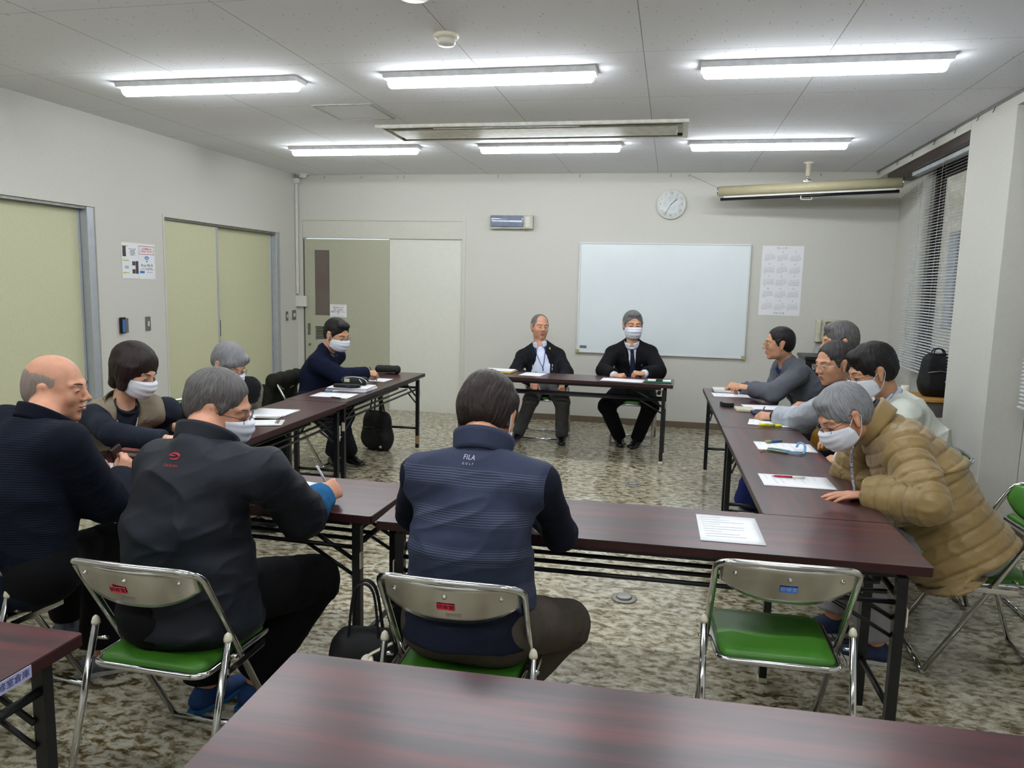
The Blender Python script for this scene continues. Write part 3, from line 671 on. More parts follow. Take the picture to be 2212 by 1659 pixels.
# ---------------------------------------------------------------- folding chairs
def folding_chair(label):
    t = thing('folding_chair', label, 'chair', group='chrome folding chairs with green vinyl')
    r = .0105
    zT, yT, wT = .722, -.19, .205
    def U(s): # side line top -> front foot
        return [(s*wT,yT,zT)]
    main = fillet([(-.202,.215,.02),(-wT,yT+.006,zT-.01),(-wT+.03,yT-.03,zT+.012),(0,yT-.05,zT+.018),(wT-.03,yT-.03,zT+.012),(wT,yT+.006,zT-.01),(.202,.215,.02)], .05, 5)
    MB().tube(main, r, 12).build('back_frame', M['chrome'], t)
    MB().tube([(-.202,.212,.014),(.202,.212,.014)], r, 12).build('front_foot_bar', M['chrome'], t)
    for s in (-1,1):
        rl = MB().tube([(s*.222,-.098,.488),(s*.222,-.241,.014)], .0105, 12).build('rear_leg', M['chrome'], t)
        MB().lathe([(.0125,0),(.0125,.008),(.009,.020),(.003,.026),(0,.027)], (s*.222,-.097,.486), 16).build('end_cap', M['cream_cap'], rl)
        MB().box((s*.214,.010,.385),(.006,.20,.020),bev=.002).build('seat_link', M['chrome'], t)
        MB().tube([(s*.205,-.07,.43),(s*.236,-.075,.43)], .006, 8).build('pivot_bolt', M['chrome'], t)
    MB().tube([(-.222,-.238,.014),(.222,-.238,.014)], .009, 10).build('rear_foot_bar', M['chrome'], t)
    # seat: padded cushion over a chrome rim
    out = []
    base = [(-.178,-.165),(.178,-.165),(.190,.19),(-.190,.19)]
    rim = fillet([(x,y,.402-.02*(y+.165)) for x, y in base], .045, 6, closed=True)
    MB().tube(rim, .0105, 10, closed=True).build('seat_rim', M['chrome'], t)
    mb = MB()
    poly = [(p.x,p.y) for p in fillet([(x*.965,y*.965,0) for x, y in base], .045, 6, closed=True)]
    n = len(poly); cx, cy = 0, .01
    rings = []
    for s, z in ((.99,.400),(1.0,.410),(.985,.420),(.93,.428),(.7,.432),(.35,.431),(.05,.430)):
        rings.append([mb.bm.verts.new((cx+(x-cx)*s, cy+(y-cy)*s, z-.02*((cy+(y-cy)*s)+.165)-.006*math.exp(-((cy+(y-cy)*s)**2+((x-cx)*s)**2)/.012))) for x, y in poly])
    for A, B in zip(rings, rings[1:]):
        for j in range(n):
            f = mb.bm.faces.new((A[j],A[(j+1)%n],B[(j+1)%n],B[j])); f.smooth = True
    mb.bm.faces.new(rings[0]); mb.bm.faces.new(rings[-1])
    mb.build('seat', M['green'], t)
    # backrest: curved chrome plate with green pad on the front
    def P(u, v, off):  # u -1..1 across, v 0 top .. 1 bottom
        x = u*(wT-.012); depth = .12*(1-.55*abs(u)**3.0) + .0
        z = zT+.010-.012*abs(u)**4 - v*depth
        y = yT-.048+.045*u*u + (zT-z)*.38 + off
        return Vector((x,y,z))
    mb = MB(); mb.grid(lambda u,v: P(2*u-1, v, -.004), 28, 8); mb.build('back_plate', M['chrome_plate'], t, solid=.002)
    mb = MB(); mb.grid(lambda u,v: P((2*u-1)*.99, -.02+v*1.04, .004+.012*math.sin(PI*min(1,max(0,v)))**.4*(1-abs(2*u-1)**6)), 28, 10); mb.build('back_pad', M['green'], t, solid=-.006)
    for u, v in ((-.78,.35),(0,.28),(.78,.35)):
        p = P(u,v,-.007); MB().lathe([(0,-.004),(.006,-.004),(.0075,0),(.004,.005),(0,.006)], p, 12, Matrix.Rotation(R(70),3,'X')).build('rivet', M['chrome'], t)
    return t
chair0 = folding_chair('')
CH = {}
used = False
def chair(k, x, y, deg, label, tape=None):
    global used
    o = chair0 if not used else copy_tree(chair0); used = True
    o.location = (x,y,0); o.rotation_euler = (0,0,R(deg)); o['label'] = label; CH[k] = o
    return o
chair('E', 4.769,-5.951,2, 'empty folding chair with green seat and blue tape on its back')
chair('5', 2.972,-6.446,-.5, 'folding chair with red tape under the man in the black windbreaker')
chair('6', 3.846,-6.321,0, 'folding chair with red tape under the man in the striped navy vest')
chair('1', 2.131,-6.330,-6, 'folding chair under the bald man at the left edge')
chair('13', 5.69,-5.045,88, 'folding chair under the man in the brown quilted jacket')
chair('12', 5.645,-4.27,92, 'folding chair under the man in the white sweater')
chair('11', 5.69,-3.68,90, 'folding chair under the man in the silver jacket')
chair('10', 5.74,-3.03,90, 'folding chair under the grey-haired man behind the silver jacket')
chair('9', 5.62,-2.25,90, 'folding chair under the man in the grey blazer')
chair('8', 4.08,-.93,180, 'folding chair under the suited man wearing a tie and mask')
chair('7', 3.20,-.94,180, 'folding chair under the suited man with a blue lanyard')
chair('4', 1.47,-2.66,-88, 'folding chair with a dark olive coat on its back, under the navy sweater')
chair('3', 1.56,-4.22,-92, 'folding chair under the grey-haired woman')
chair('2', 1.56,-5.18,-95, 'folding chair under the woman in the beige vest')
chair('W', 6.33,-4.35,92, 'empty folding chair against the window wall, only its seat seen at the right edge')
# tape labels on the chairs near the camera
def tape(k, rgb, dx=0, dz=0, nm='red'):
    g = CH[k]; c = mat(nm+'_tape', rgb, .5)
    z = .665+dz; y = -.19-.048+(.722-z)*.38-.0085
    MB().box((dx,y,z),(.050,.0012,.021), Matrix.Rotation(R(20),3,'X')).build('tape_label', c, g)
    text('tape_writing', '研修室', .0165, M['black_ink'] if nm != 'blue' else mat('tape_white_ink',(150,190,235),.8), frame((dx,y-.0012,z),(1,0,0),Vector((0,-.342,.94))), g)
    if nm == 'red': text('maker_mark', 'NOVOVO', .010, M['steel'], frame((dx+.02,y+.010,z-.028),(1,0,0),Vector((0,-.342,.94))), g)
tape('E', (62,120,222), nm='blue'); tape('5', (250,60,88), dx=-.03, nm='red'); tape('6', (250,50,84), dx=.0, nm='red')
# ---------------------------------------------------------------- implicit-surface modelling of bodies and clothes
def V3(*a): return np.array(a, dtype=np.float64)
def unit(v): v = np.asarray(v, float); return v/max(np.linalg.norm(v), 1e-9)
class Form:
    """smooth union of tapered elliptical capsules; mesh() extracts one closed surface"""
    def __init__(s): s.p = []
    def add(s, A, B, ra, rb=None, X=None, cap=None, k=.02, sub=False, pid=0, s0=0.0):
        A = np.asarray(A, float); B = np.asarray(B, float); w = B-A; L = np.linalg.norm(w)
        ra = ra if isinstance(ra, (tuple,list)) else (ra,ra); rb = rb if rb is not None else ra; rb = rb if isinstance(rb, (tuple,list)) else (rb,rb)
        w = w/L if L > 1e-6 else V3(0,0,1)
        X = V3(1,0,0) if X is None else np.asarray(X, float)
        X = X-(X@w)*w
        if np.linalg.norm(X) < 1e-3: X = V3(0,1,0)-(w[1])*w
        X = unit(X); Y = np.cross(w, X)
        cap = cap if cap is not None else min(ra+rb)
        s.p.append((A,B,w,L,X,Y,np.array(ra),np.array(rb),cap,k,sub,pid,s0)); return s
    def ell(s, c, r, F, k=.02, sub=False, pid=0):
        """ellipsoid at c (local to frame F=(O,X,Y,Z)), radii r along X,Y,Z"""
        O, X, Y, Z, sc = F; c = O+(X*c[0]+Y*c[1]+Z*c[2])*sc
        s.p.append((c,c,Z,0.0,X,Y,np.array([r[0],r[1]])*sc,np.array([r[0],r[1]])*sc,r[2]*sc,k,sub,pid,0.0)); return s
    def loc(s, a, b, ra, rb, F, k=.02, sub=False, pid=0, cap=None):
        O, X, Y, Z, sc = F; P = lambda c: O+(X*c[0]+Y*c[1]+Z*c[2])*sc
        f = lambda r: tuple(np.array(r if isinstance(r,(tuple,list)) else (r,r))*sc)
        return s.add(P(a), P(b), f(ra), f(rb), X=X, k=k*sc, sub=sub, pid=pid, cap=None if cap is None else cap*sc)
    @staticmethod
    def dist(pr, P):
        A,B,w,L,X,Y,ra,rb,cap,k,sub,pid,s0 = pr
        q = P-A; t = q@w
        tc = np.clip(t, 0, L) if L > 0 else np.zeros_like(t)
        e = t-tc; x = q@X; y = q@Y; f = (tc/L if L > 0 else tc)
        rx = ra[0]+(rb[0]-ra[0])*f; ry = ra[1]+(rb[1]-ra[1])*f
        a = x/rx; b = y/ry; c = e/cap
        k0 = np.sqrt(a*a+b*b+c*c); k1 = np.sqrt((a/rx)**2+(b/ry)**2+(c/cap)**2)
        m = np.minimum(rx, ry)
        d = np.where(k0 > .25, k0*(k0-1)/np.maximum(k1,1e-9), (k0-1)*m)
        return d, tc+s0
    def eval(s, P, track=False):
        D = np.full(len(P), 1.0); best = np.full(len(P), 1e9); pid = np.zeros(len(P), np.int32); al = np.zeros(len(P))
        for pr in s.p:
            A,B,w,L,X,Y,ra,rb,cap,k,sub,pi,s0 = pr
            R0 = max(ra.max(), rb.max(), cap)+k+.05
            lo = np.minimum(A,B)-R0; hi = np.maximum(A,B)+R0
            m = np.all((P > lo) & (P < hi), axis=1)
            ix = np.nonzero(m)[0]
            if not len(ix): continue
            d, t = s.dist(pr, P[ix])
            D0 = D[ix]
            if sub:
                h = np.clip(.5-.5*(D0+d)/k, 0, 1); D[ix] = D0*(1-h)+(-d)*h+k*h*(1-h)
            else:
                h = np.clip(.5+.5*(D0-d)/k, 0, 1); D[ix] = D0*(1-h)+d*h-k*h*(1-h)
                if track:
                    bt = d < best[ix]; jx = ix[bt]; best[jx] = d[bt]; pid[jx] = pi; al[jx] = t[bt]
        return (D, pid, al) if track else D
    def mesh(s, h):
        lo = np.min([np.minimum(p[0],p[1])-max(p[6].max(),p[7].max(),p[8])-3*h for p in s.p if not p[10]], axis=0)
        hi = np.max([np.maximum(p[0],p[1])+max(p[6].max(),p[7].max(),p[8])+3*h for p in s.p if not p[10]], axis=0)
        nb = 8; n = (np.ceil((hi-lo)/(h*nb)).astype(int)+1); N = n*nb
        g = np.stack(np.meshgrid(*[np.arange(k) for k in n], indexing='ij'), -1).reshape(-1,3)
        cc = lo+(g+.5)*nb*h; dc = s.eval(cc)
        S = np.repeat(np.repeat(np.repeat(np.where(dc < 0, -1., 1.).astype(np.float32).reshape(n), nb,0), nb,1), nb,2)
        act = g[np.abs(dc) < nb*h*1.35]
        o = np.stack(np.meshgrid(*[np.arange(nb)]*3, indexing='ij'), -1).reshape(-1,3)
        CH_ = 600
        for i in range(0, len(act), CH_):
            a = act[i:i+CH_]; idx = (a[:,None,:]*nb+o[None]).reshape(-1,3)
            S[idx[:,0],idx[:,1],idx[:,2]] = s.eval(lo+idx*h)
        I = S < 0
        c = np.zeros(tuple(N-1), np.int8)
        for dx in (0,1):
            for dy in (0,1):
                for dz in (0,1): c += I[dx:N[0]-1+dx, dy:N[1]-1+dy, dz:N[2]-1+dz]
        ix = np.argwhere((c > 0) & (c < 8))
        flat = (ix[:,0]*N[1]+ix[:,1])*N[2]+ix[:,2]
        cor = [(a,b,d) for a in (0,1) for b in (0,1) for d in (0,1)]
        Vv = {q: S[ix[:,0]+q[0], ix[:,1]+q[1], ix[:,2]+q[2]] for q in cor}
        acc = np.zeros((len(ix),3)); cnt = np.zeros(len(ix))
        for q in cor:
            for ax in range(3):
                if q[ax]: continue
                q2 = list(q); q2[ax] = 1; q2 = tuple(q2); a, b = Vv[q], Vv[q2]
                m = (a < 0) != (b < 0); t = np.where(m, a/np.where(m, a-b, 1), 0)
                p = np.tile(np.array(q, float), (len(ix),1)); p[:,ax] = t
                acc += p*m[:,None]; cnt += m
        P = lo+(ix+acc/cnt[:,None])*h
        quads = []
        for ax in range(3):
            sl1 = [slice(None)]*3; sl2 = [slice(None)]*3; sl1[ax] = slice(0,-1); sl2[ax] = slice(1,None)
            A, B = I[tuple(sl1)], I[tuple(sl2)]
            e = np.argwhere(A != B); ins = A[e[:,0],e[:,1],e[:,2]]
            u, v = (ax+1) % 3, (ax+2) % 3
            def cell(du, dv):
                q = e.copy(); q[:,u] -= du; q[:,v] -= dv; f = (q[:,0]*N[1]+q[:,1])*N[2]+q[:,2]
                return np.searchsorted(flat, f)
            c00, c10, c11, c01 = cell(1,1), cell(0,1), cell(0,0), cell(1,0)
            qd = np.stack([c00,c10,c11,c01], 1); qd[~ins] = qd[~ins][:,::-1]
            quads.append(qd)
        return P, np.concatenate(quads)
def mk_mesh(name, P, Q, m, parent=None, along=None, smooth=True):
    me = bpy.data.meshes.new(name); me.vertices.add(len(P)); me.vertices.foreach_set('co', P.astype(np.float32).ravel())
    me.loops.add(Q.size); me.loops.foreach_set('vertex_index', Q.astype(np.int32).ravel())
    me.polygons.add(len(Q)); me.polygons.foreach_set('loop_start', np.arange(0, Q.size, Q.shape[1], dtype=np.int32))
    me.polygons.foreach_set('use_smooth', np.ones(len(Q), bool) if smooth else np.zeros(len(Q), bool))
    me.update(calc_edges=True)
    if along is not None:
        a = me.attributes.new('along', 'FLOAT', 'POINT'); a.data.foreach_set('value', along.astype(np.float32))
    return link(name, me, m, parent)
def vnormals(P, Q):
    a = P[Q[:,0]]; b = P[Q[:,1]]; c = P[Q[:,2]]; d = P[Q[:,3]]
    fn = np.cross(c-a, d-b); N = np.zeros_like(P)
    for k in range(4): np.add.at(N, Q[:,k], fn)
    return N/np.maximum(np.linalg.norm(N, axis=1), 1e-12)[:,None]
_T = np.random.RandomState(3).rand(32,32,32)
def vn(P):
    """value noise in 0..1"""
    f = np.floor(P); t = P-f; t = t*t*(3-2*t); i = f.astype(int) & 31; j = (i+1) & 31
    r = 0
    for a in (0,1):
        for b in (0,1):
            for c in (0,1):
                w = (t[:,0] if a else 1-t[:,0])*(t[:,1] if b else 1-t[:,1])*(t[:,2] if c else 1-t[:,2])
                r = r+w*_T[(j if a else i)[:,0], (j if b else i)[:,1], (j if c else i)[:,2]]
    return r
def ridged(P): return 1-np.abs(2*vn(P)-1)
def sculpt(F, name, m, parent, h, disp=None, relax=1, alfix=None):
    P, Q = F.mesh(h)
    for _ in range(relax):            # light smoothing along the surface
        A = np.zeros_like(P); c = np.zeros(len(P))
        for a, b in ((0,1),(1,2),(2,3),(3,0)):
            np.add.at(A, Q[:,a], P[Q[:,b]]); np.add.at(A, Q[:,b], P[Q[:,a]]); np.add.at(c, Q[:,a], 1); np.add.at(c, Q[:,b], 1)
        P = P*.5+.5*A/c[:,None]
    _, pid, al = F.eval(P, True)
    if alfix: al = alfix(P, pid, al)
    if disp is not None:
        Nn = vnormals(P, Q); P = P+Nn*disp(P, Nn, pid, al)[:,None]
    return mk_mesh(name, P, Q, m, parent, al)

# ---------------------------------------------------------------- people
SKIN = {}
def skin(name, rgb, rgb2=None):
    m = mat(name, rgb, .5, rgb2=rgb2 or tuple(int(v*.93) for v in rgb), nscale=28, bump=.12, bscale=240, spec=.4)
    m.node_tree.nodes['Principled BSDF'].inputs['Subsurface Weight'].default_value = .08
    m.node_tree.nodes['Principled BSDF'].inputs['Subsurface Radius'].default_value = (.012,.005,.003)
    return m
M['skin_tan'] = skin('skin_tan', (204,152,120)); M['skin_ruddy'] = skin('skin_ruddy', (208,152,124)); M['skin_light'] = skin('skin_light', (216,168,140))
def hairmat(name, rgb, rgb2, rough=.45):
    m = mat(name, rgb, rough, rgb2=rgb2, nscale=1.6, bump=.5, bscale=5, spec=.35, stretch=(1,.22,1)); N, L = nodes(m)
    a = N.new('ShaderNodeAttribute'); a.attribute_name = 'strand'; mp = [n for n in N if n.type == 'MAPPING'][0]; L.new(a.outputs['Vector'], mp.inputs['Vector'])
    mp.inputs['Scale'].default_value = (1.6,.3,1.6); r = [n for n in N if n.type == 'VALTORGB'][0]; r.color_ramp.elements[0].position = .3; r.color_ramp.elements[1].position = .7
    return m
M['hair_black'] = hairmat('black_hair', (24,20,20), (14,12,12)); M['hair_brown'] = hairmat('dark_brown_hair', (44,29,25), (26,17,16))
M['hair_grey'] = hairmat('grey_hair', (126,124,124), (74,74,78)); M['hair_silver'] = hairmat('silver_hair', (150,150,152), (96,97,102))
M['hair_salt'] = hairmat('dark_grey_hair', (118,114,113), (46,44,46)); M['hair_dark'] = hairmat('greying_black_hair', (66,62,62), (26,24,25)); M['stubble'] = hairmat('cropped_grey_hair', (158,144,134), (124,112,106), .7)
M['mask'] = mat('white_mask_cloth', (222,226,236), .8, rgb2=(216,221,232), bump=.1, bscale=400)
M['eye'] = mat('dark_eye', (30,20,18), .15); M['lip'] = mat('lip', (168,98,88), .5); M['brow'] = mat('dark_eyebrow', (44,36,34), .8); M['brow_grey'] = mat('grey_eyebrow', (104,98,96), .8)
M['teeth'] = mat('teeth', (225,220,205), .3)

def lapel(par, target, p, m, s_, top=(.055,.0), bot=(.012,.33), width=.062):
    """turned-back lapel laid on a jacket front; s_ = -1 or 1 side; (out, down) from the neck base"""
    bm = bmesh.new(); bm.from_mesh(target.data); tree = BVHTree.FromBMesh(bm); bm.free(); fw = Vector(p.fw)
    def pt(u, v):
        o = top[0]+(bot[0]-top[0])*u; d = top[1]+(bot[1]-top[1])*u
        w = width*(math.sin(min(1,u*2.6)*PI/2)*(1-u)**.6+.12)*(.72 if .30 < u < .36 else 1)
        q = Vector(p.J['C7']-p.up*d+p.rt*s_*(o+w*v)); hit = tree.ray_cast(q+fw*.5, -fw)
        b = hit[0] if hit[0] is not None else q+fw*.13
        return b+fw*(.004+.003*math.sin(v*PI))
    mb = MB(); mb.grid(pt, 22, 6); return mb.build('lapel', m, par, solid=.0025)
def headframe(c, fwd, tilt=0, sc=1.0):
    """tilt = roll to the person's right, degrees"""
    Y = unit(fwd); Z = V3(0,0,1)-Y[2]*Y; Z = unit(Z); X = np.cross(Y, Z)
    if tilt:
        a = R(tilt); X, Z = X*math.cos(a)-Z*math.sin(a), Z*math.cos(a)+X*math.sin(a)
    return (np.asarray(c, float), X, Y, Z, sc)
def hp(F, x, y, z): return F[0]+(F[1]*x+F[2]*y+F[3]*z)*F[4]
def head_form(f, F, female=False, wide=1.0):
    f.ell((0,-.014,.030), (.0765,.0945,.086), F, .02)
    f.ell((0,.026,-.028), (.0640*wide,.063,.078), F, .03)
    f.ell((0,.022,-.074), (.0530*wide,.054,.038), F, .025)
    f.ell((0,.066,-.100), (.020,.017,.015), F, .02)
    for s in (-1,1):
        f.loc((s*.012,.0835,.024), (s*.046,.070,.022), .010, .008, F, .014)
        f.ell((s*.040,.060,-.026), (.021,.020,.022), F, .02)
        f.ell((s*.030,.0990,.002), (.0155,.014,.0105), F, .012, sub=True)
        f.ell((s*.030,.0760,.001), (.0155,.0135,.0105), F, .006)
    f.loc((0,.084,.014), (0,.106,-.024), (.008,.009), (.0095,.010), F, .012)
    f.ell((0,.1085,-.028), (.0105,.0115,.0095), F, .008)
    for s in (-1,1): f.ell((s*.013,.0985,-.032), (.0075,.0085,.0075), F, .006)
    f.ell((0,.0905,-.056), (.021,.008,.0055), F, .006); f.ell((0,.0885,-.068), (.018,.0085,.0062), F, .006)
    f.ell((0,.1005,-.0620), (.023,.010,.0015), F, .003, sub=True)
    for s in (-1,1):
        f.loc((s*.0800,-.012,.010), (s*.0780,-.002,-.034), (.0075,.0175), (.0065,.010), F, .006, cap=.015)
        f.ell((s*.0890,-.004,-.002), (.0065,.008,.015), F, .003, sub=True)
def hand_form(f, Wr, D, Nn, side, pose, sc=1.0, k=.006):
    D = unit(D); Nn = unit(Nn-(np.dot(Nn,D))*D); T = np.cross(D, Nn)*(1 if side == 'R' else -1)
    P = lambda d, t, n: Wr+(D*d+T*t+Nn*n)*sc
    f.add(P(.0,0,0), P(.075,0,0), (.029*sc,.0165*sc), (.040*sc,.0135*sc), X=T, k=.012, cap=.012*sc)
    f.add(P(.028,.020,.010), P(.060,.026,.008), .014*sc, .010*sc, k=.012)
    curls = {'flat': ((4,8,6),)*4, 'relax': ((28,34,20),(32,38,22),(36,42,24),(40,44,26)), 'fist': ((72,88,50),(76,90,50),(78,92,50),(82,92,50)),
             'pen': ((48,50,18),(54,62,30),(64,78,40),(70,82,42)), 'spread': ((6,10,6),(5,8,6),(6,10,6),(8,12,8))}[pose]
    segs = ((.043,.026,.021),(.047,.029,.022),(.044,.027,.021),(.035,.021,.019)); base = ((.086,.028),(.091,.0095),(.088,-.0095),(.080,-.027))
    fan = {'spread': (9,2,-5,-13), 'flat': (3,1,-1,-4)}.get(pose, (2,0,-2,-4))
    tips = []
    for i in range(4):
        p = P(base[i][0]-.006, base[i][1], .0); ang = 0; a0 = R(fan[i]); dd = D*math.cos(a0)+T*math.sin(a0)
        for j in range(3):
            ang += R(curls[i][j]); d = dd*math.cos(ang)+Nn*math.sin(ang); q = p+d*segs[i][j]*sc
            r0 = (.0098,.0086,.0076)[j]*(.9 if i == 3 else 1)*sc; r1 = (.0086,.0076,.0064)[j]*(.9 if i == 3 else 1)*sc
            f.add(p, q, r0, r1, k=k*(1.4 if j == 0 else .5)); p = q
        tips.append(p)
    th = {'flat': (38,10,22), 'spread': (46,8,16), 'relax': (30,28,30), 'fist': (18,58,62), 'pen': (22,44,46)}[pose]
    p = P(.022,.024,.006); a, n = R(th[0]), R(th[1])
    d = unit(D*math.cos(a)+T*math.sin(a)*(1 if pose in ('flat','spread','relax') else .55)+Nn*math.sin(n)*.8)
    q = p+d*.045*sc; f.add(p, q, .0135*sc, .0112*sc, k=.010)
    d2 = unit(d*.8+D*.5+Nn*(.5 if pose in ('pen','fist') else .05)-T*(.45 if pose in ('pen','fist') else .0)); q2 = q+d2*.030*sc; f.add(q, q2, .0112*sc, .0096*sc, k=.004)
    d3 = unit(d2-T*(.25 if pose in ('pen','fist') else .0)); q3 = q2+d3*.022*sc; f.add(q2, q3, .0096*sc, .0080*sc, k=.004)
    return tips, q3
def mouth_bits(F, par, lips=True, open_=False):
    pass
def face_parts(F, par, brow='brow', eyes=True, lips=True, openm=False):
    O, X, Y, Z, sc = F
    def e(name, c, r, m, a=0, n=12):
        rot = Matrix((Vector(X),Vector(Y),Vector(Z))).transposed() @ Matrix.Rotation(R(a),3,'Y')
        mb = MB(); bmesh.ops.create_uvsphere(mb.bm, u_segments=16, v_segments=10, radius=1)
        bmesh.ops.transform(mb.bm, matrix=Matrix.Translation(Vector(hp(F,*c))) @ rot.to_4x4() @ Matrix.Diagonal((r[0]*sc,r[1]*sc,r[2]*sc,1)), verts=mb.bm.verts)
        mb.build(name, m, par, smooth=True)
    for s in (-1,1):
        if eyes: e('eye', (s*.030,.0850,.000), (.0115,.0055,.0022), M['eye'], s*5)
        mb = MB(); mb.tube([Vector(hp(F, s*(.014+.036*t), .0925-.020*t*t, .0215+.0055*math.sin(PI*t*.8))) for t in (0,.25,.5,.75,1)], [.0022,.0032,.0032,.0026,.0012], 8, flat=(1,.6)); mb.build('eyebrow', M[brow], par)
    if lips:
        e('lip', (0,.0935,-.0568), (.0195,.0055,.0036), M['lip']); e('lip', (0,.0925,-.0672), (.0170,.0055,.0044), M['lip'])
    if openm: e('teeth', (0,.0940,-.0622), (.013,.0045,.0030), M['teeth'])
def hair_form(F, kind):
    f = Form()
    if kind == 'short' or kind == 'thick' or kind == 'receding' or kind == 'receding_side':
        g = {'short':1.0,'thick':1.055,'receding':.985,'receding_side':1.0}[kind]
        f.ell((0,-.018,.034), (.0835*g,.1010*g,.0920*g), F, .02)
        f.ell((0,-.052,-.012), (.0690*g,.0580*g,.0660*g), F, .03)
        for s in (-1,1): f.loc((s*.066,.016,.020), (s*.070,.018,-.014), (.016,.016), (.008,.010), F, .015)
        if kind in ('short','thick'):
            f.ell((0,.040,.090), (.055,.042,.026), F, .02)
            f.ell((0,.118,-.010 if kind == 'short' else -.020), (.067,.074,.090 if kind == 'short' else .084), F, .010, sub=True)
        elif kind == 'receding':
            f.ell((0,.118,.016), (.066,.076,.078), F, .014, sub=True); f.ell((0,.10,-.05), (.080,.078,.07), F, .01, sub=True)
        else:
            f.ell((.0,.112,.004), (.060,.070,.074), F, .012, sub=True); f.ell((0,.11,-.04), (.072,.075,.07), F, .01, sub=True)
        for s in (-1,1):
            f.ell((s*.090,-.004,-.014), (.028,.024,.042), F, .006, sub=True)
            f.ell((s*.070,.062,-.050), (.036,.050,.050), F, .010, sub=True)
        f.ell((0,-.04,-.105), (.10,.10,.034), F, .02, sub=True)
    elif kind == 'thin':
        f.ell((0,-.016,.030), (.0800,.0975,.0885), F, .02); f.ell((0,-.052,-.016), (.0670,.0570,.0620), F, .03)
        for s in (-1,1): f.loc((s*.068,.020,.020), (s*.0715,.016,-.012), (.012,.016), (.006,.008), F, .012)
        f.ell((0,.105,.052), (.060,.090,.074), F, .014, sub=True); f.ell((0,.12,-.02), (.072,.082,.085), F, .010, sub=True)
        for s in (-1,1):
            f.ell((s*.092,-.004,-.018), (.028,.022,.040), F, .006, sub=True); f.ell((s*.070,.062,-.050), (.036,.050,.050), F, .010, sub=True)
        f.ell((0,-.04,-.105), (.10,.10,.032), F, .02, sub=True)
    elif kind == 'bald':
        f.ell((0,-.016,.024), (.0790,.0960,.0830), F, .02); f.ell((0,-.052,-.022), (.0660,.0560,.0560), F, .03)
        f.ell((0,.060,.104), (.120,.140,.064), F, .014, sub=True); f.ell((0,.108,.0), (.12,.096,.10), F, .012, sub=True)
        for s in (-1,1): f.ell((s*.092,-.004,-.018), (.028,.022,.040), F, .006, sub=True)
        f.ell((0,-.04,-.105), (.10,.10,.030), F, .02, sub=True)
    elif kind == 'bob':
        f.ell((0,-.022,.034), (.098,.112,.102), F, .03)
        f.loc((0,-.050,-.01), (0,-.052,-.090), (.088,.060), (.064,.042), F, .03)
        for s in (-1,1): f.loc((s*.078,-.006,.03), (s*.074,.014,-.082), (.024,.044), (.014,.026), F, .03)
        f.ell((.006,.122,-.026), (.056,.072,.080), F, .012, sub=True)
        f.ell((0,.03,-.13), (.060,.07,.05), F, .02, sub=True)
    elif kind == 'bun':
        f.ell((0,-.018,.036), (.0870,.1040,.0930), F, .02); f.ell((0,-.060,-.010), (.072,.060,.062), F, .03)
        f.loc((-.045,.066,.070), (.055,.060,.044), (.028,.024), (.020,.020), F, .03)
        for s in (-1,1): f.loc((s*.070,.020,.03), (s*.073,.016,-.020), (.014,.018), (.008,.008), F, .015)
        f.ell((0,.120,-.026), (.064,.070,.072), F, .010, sub=True)
        for s in (-1,1): f.ell((s*.092,-.004,-.020), (.028,.024,.040), F, .006, sub=True)
        f.ell((0,-.02,-.105), (.10,.10,.034), F, .02, sub=True)
    return f
def strand(P, F):
    """coordinates that run with the hair: around the crown, away from the crown"""
    O, X, Y, Z, sc = F; q = (P-O)/sc; x, y, z = q@X, q@Y+.035, q@Z
    az = np.arctan2(x, y); r = np.sqrt(x*x+y*y); po = np.arctan2(r, z+.02)
    w = vn(np.stack([x*14, y*14, z*14], 1))*.5
    rr = np.maximum(r, .02)
    return np.stack([x/rr*18+w*4, po*7, y/rr*18+w*4], 1)
def hair_disp(F, amp):
    O, X, Y, Z, sc = F
    def d(P, N, pid, al):
        q = (P-O)/sc; x, y, z = q@X, q@Y, q@Z
        S_ = strand(P, F); st = vn(S_*np.array([1,.35,1]))-.5; s2 = vn(S_*np.array([2.6,.8,1])+7)-.5; cl = vn(np.stack([x*34, y*34, z*34], 1))-.5
        return amp*(1.0*st+.8*s2+1.3*cl)*sc
    return d
def mask_obj(F, par, down=0):
    O, X, Y, Z, sc = F
    mb = MB()
    def pt(u, v):
        a = (2*u-1); s = abs(a)
        cy = np.interp(v, [0,.12,.35,.6,.85,1], [.1030,.1230,.1290,.1240,.1120,.0800]); cz = np.interp(v, [0,.12,.35,.6,.85,1], [-.008,-.016,-.042,-.072,-.100,-.114])
        ey = np.interp(v, [0,.5,1], [.030,.020,.014]); ez = np.interp(v, [0,.5,1], [-.024,-.050,-.088]); ex = np.interp(v, [0,.5,1], [.0715,.0735,.0640])
        t = s**1.9; x = ex*math.sin(min(1,s)*PI/2)**.85*(1 if a >= 0 else -1)
        y = cy*(1-t)+ey*t; z = cz*(1-s**2)+ez*s**2
        y += .0018*math.sin(v*PI*7)*(1-s**4)
        return Vector(hp(F, x, y, z))
    mb.grid(pt, 25, 22); o = mb.build('face_mask', M['mask'], par, solid=.0012)
    lm = MB()
    for s in (-1,1):
        lm.tube(bez([hp(F,s*.071,.031,-.026), hp(F,s*.0785,.010,-.004), hp(F,s*.0800,-.018,.014), hp(F,s*.0800,-.026,-.010), hp(F,s*.0790,-.014,-.038)],5), .0016*sc, 6)
        lm.tube(bez([hp(F,s*.0640,.015,-.086), hp(F,s*.0760,-.002,-.060), hp(F,s*.0790,-.014,-.038)],5), .0016*sc, 6)
    lm.build('ear_loop', M['mask'], o); return o
